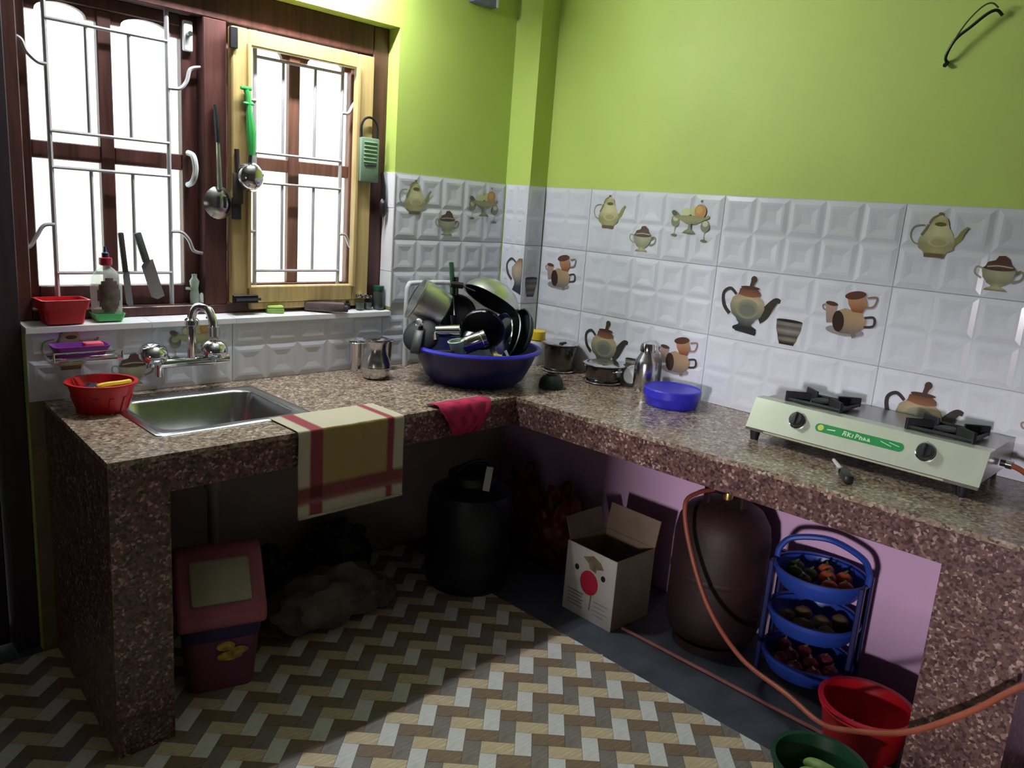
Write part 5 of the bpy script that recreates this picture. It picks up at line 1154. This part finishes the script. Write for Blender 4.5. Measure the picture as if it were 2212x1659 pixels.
def veg(name, label, cat, group, p, rx, ry, rz, m, sm, seed, stem=True):
    w = Mr @ Vector(p) if len(p) == 3 else Vector(p[:3])
    t = thing(name, label, cat, tuple(w), (0, 0, seed*1.3), group)
    finish(blob(BM(), (0, 0, 0), rx, ry, rz, 0.05, 4, 2, seed), 'skin', m, t)
    if stem: finish(tube(BM(), [(0, 0, rz*0.92), (0.004, 0, rz*1.12), (0.008, 0.002, rz*1.3)], [0.006, 0.004, 0.003], 6), 'stalk', sm, t)
k = 0
for x, y in ((-0.055, -0.045), (-0.02, -0.085), (0.01, -0.02), (0.05, -0.06), (0.06, 0.0)):
    k += 1; veg('tomato', 'orange red tomato in the top tray of the blue rack', 'tomato', 'tomatoes in the top tray', (x, y, 0.367+0.004*(k % 2)), 0.027, 0.027, 0.024, TOM, LEAF, k)
for x, y in ((-0.06, 0.03), (-0.02, 0.07), (0.03, 0.085), (0.0, 0.03)):
    k += 1; veg('green_pepper', 'dark green pepper in the top tray of the blue rack', 'pepper', 'green peppers in the top tray', (x, y, 0.366), 0.024, 0.030, 0.023, LEAF, LEAF, k)
for x, y in ((-0.06, -0.06), (-0.06, 0.01), (-0.04, 0.07), (0.0, -0.03), (0.02, 0.04), (0.05, -0.07)):
    k += 1; veg('potato', 'brown potato in the middle tray of the blue rack', 'potato', 'potatoes in the middle tray', (x, y, 0.222), 0.034, 0.028, 0.025, POTATO, POTATO, k, False)
for x, y in ((-0.075, -0.05), (-0.075, 0.01), (-0.06, 0.065), (-0.02, -0.085), (-0.015, -0.02), (-0.01, 0.045), (0.04, -0.05), (0.045, 0.02), (0.04, 0.085)):
    k += 1; veg('red_onion', 'red onion in the bottom tray of the blue rack', 'onion', 'red onions in the bottom tray', (x, y, 0.077), 0.028, 0.028, 0.026, ONION, POTATO, k)

# ------------------------------------------------------------------ tubs on the floor
t = thing('plastic_tub', 'red plastic tub on the floor by the granite support', 'tub', (-0.345, -1.868, 0.0))
b = bowl('tub_wall', 0.100, 0.122, 0.135, RED, t, 0.005, 40, 0.010)
bm = lathe(BM(), [(0.124, 0.118), (0.128, 0.120), (0.126, 0.124)], 40); finish(bm, 'tub_ridge', RED, t)
for i, (x, y) in enumerate(((-0.03, -0.03), (0.03, -0.045), (0.01, 0.03), (-0.045, 0.03))):
    tt = thing('garlic_bulb', 'pale garlic bulb in the red tub', 'garlic', (-0.345+x, -1.868+y, 0.026), (0, 0, i), 'garlic in the red tub')
    finish(blob(BM(), (0, 0, 0), 0.024, 0.024, 0.019, 0.08, 8, 2, i+40), 'bulb', mat('garlic_skin', (0.30, 0.24, 0.24), 0.7, var=0.3), tt); finish(tube(BM(), [(0, 0, 0.015), (0.003, 0, 0.034)], [0.007, 0.003], 6), 'stalk', mat('garlic_skin', (0.3, 0.24, 0.24)), tt)
t = thing('green_basket', 'dark green basket of gourds at the bottom edge of the floor', 'basket', (-0.690, -1.885, 0.0025))
b = bowl('basket_wall', 0.085, 0.112, 0.125, DGREEN, t, 0.005, 40, 0.008)
for kk in range(18):
    a = 2*PI*kk/18; bm = BM(); box(bm, 0.0, 0.003, -0.005, 0.005, 0.0, 0.085, 0.001, 1, rot('Z', a) @ WP(0.087, 0, 0.008) @ rot('Y', 0.20)); 
    finish(bm, 'basket_rib', DGREEN, b)
for i, (x, y, z, az, tz) in enumerate(((-0.004, -0.045, 0.036, 0.05, 0.05), (0.004, 0.0, 0.036, -0.05, 0.05), (-0.006, 0.045, 0.036, 0.08, 0.05), (-0.045, 0.006, 0.076, 1.50, 0.05), (0.004, -0.004, 0.078, 1.66, 0.05), (0.050, 0.004, 0.076, 1.60, 0.05))):
    tt = thing('gourd', 'pale green gourd in the dark green basket', 'gourd', (-0.690+x, -1.885+y, z), (0, tz, az), 'gourds in the green basket')
    finish(tube(BM(), spline([(-0.052, 0, -0.004), (-0.03, 0, 0.0), (0.0, 0.002, 0.003), (0.03, 0, 0.001), (0.052, 0, -0.006)], 4), [0.004, 0.009, 0.013, 0.015, 0.0165, 0.0175, 0.018, 0.018, 0.0185, 0.0185, 0.018, 0.017, 0.016, 0.0145, 0.012, 0.009, 0.004], 10), 'skin', GOURD, tt)
    finish(tube(BM(), [(0.05, 0, -0.005), (0.066, 0.002, -0.004)], [0.005, 0.003], 6), 'stalk', LEAF, tt)

# ------------------------------------------------------------------ loose wire on the stove wall
t = thing('loose_wire', 'dark twisted wire sticking out of the green wall', 'wire', (0, -1.66, 1.93))
finish(tube(BM(), spline([(-0.001, 0.004, -0.004), (-0.020, 0.004, 0.010), (-0.030, -0.016, 0.050), (-0.030, -0.050, 0.080), (-0.028, -0.085, 0.110), (-0.022, -0.105, 0.118), (-0.012, -0.118, 0.106)], 6), 0.0042, 8), 'wire_core', BLACK, t)
finish(tube(BM(), spline([(-0.020, 0.006, 0.004), (-0.034, -0.020, 0.058), (-0.040, -0.046, 0.098), (-0.040, -0.075, 0.128), (-0.036, -0.095, 0.134), (-0.030, -0.110, 0.122)], 6), 0.0022, 6), 'wire_strand', mat('wire_green_grey', (0.06, 0.075, 0.03), 0.6), t)
finish(tube(BM(), [(-0.001, 0.004, -0.004), (-0.016, 0.004, -0.014)], 0.006, 8), 'wire_end', BLACK, t)
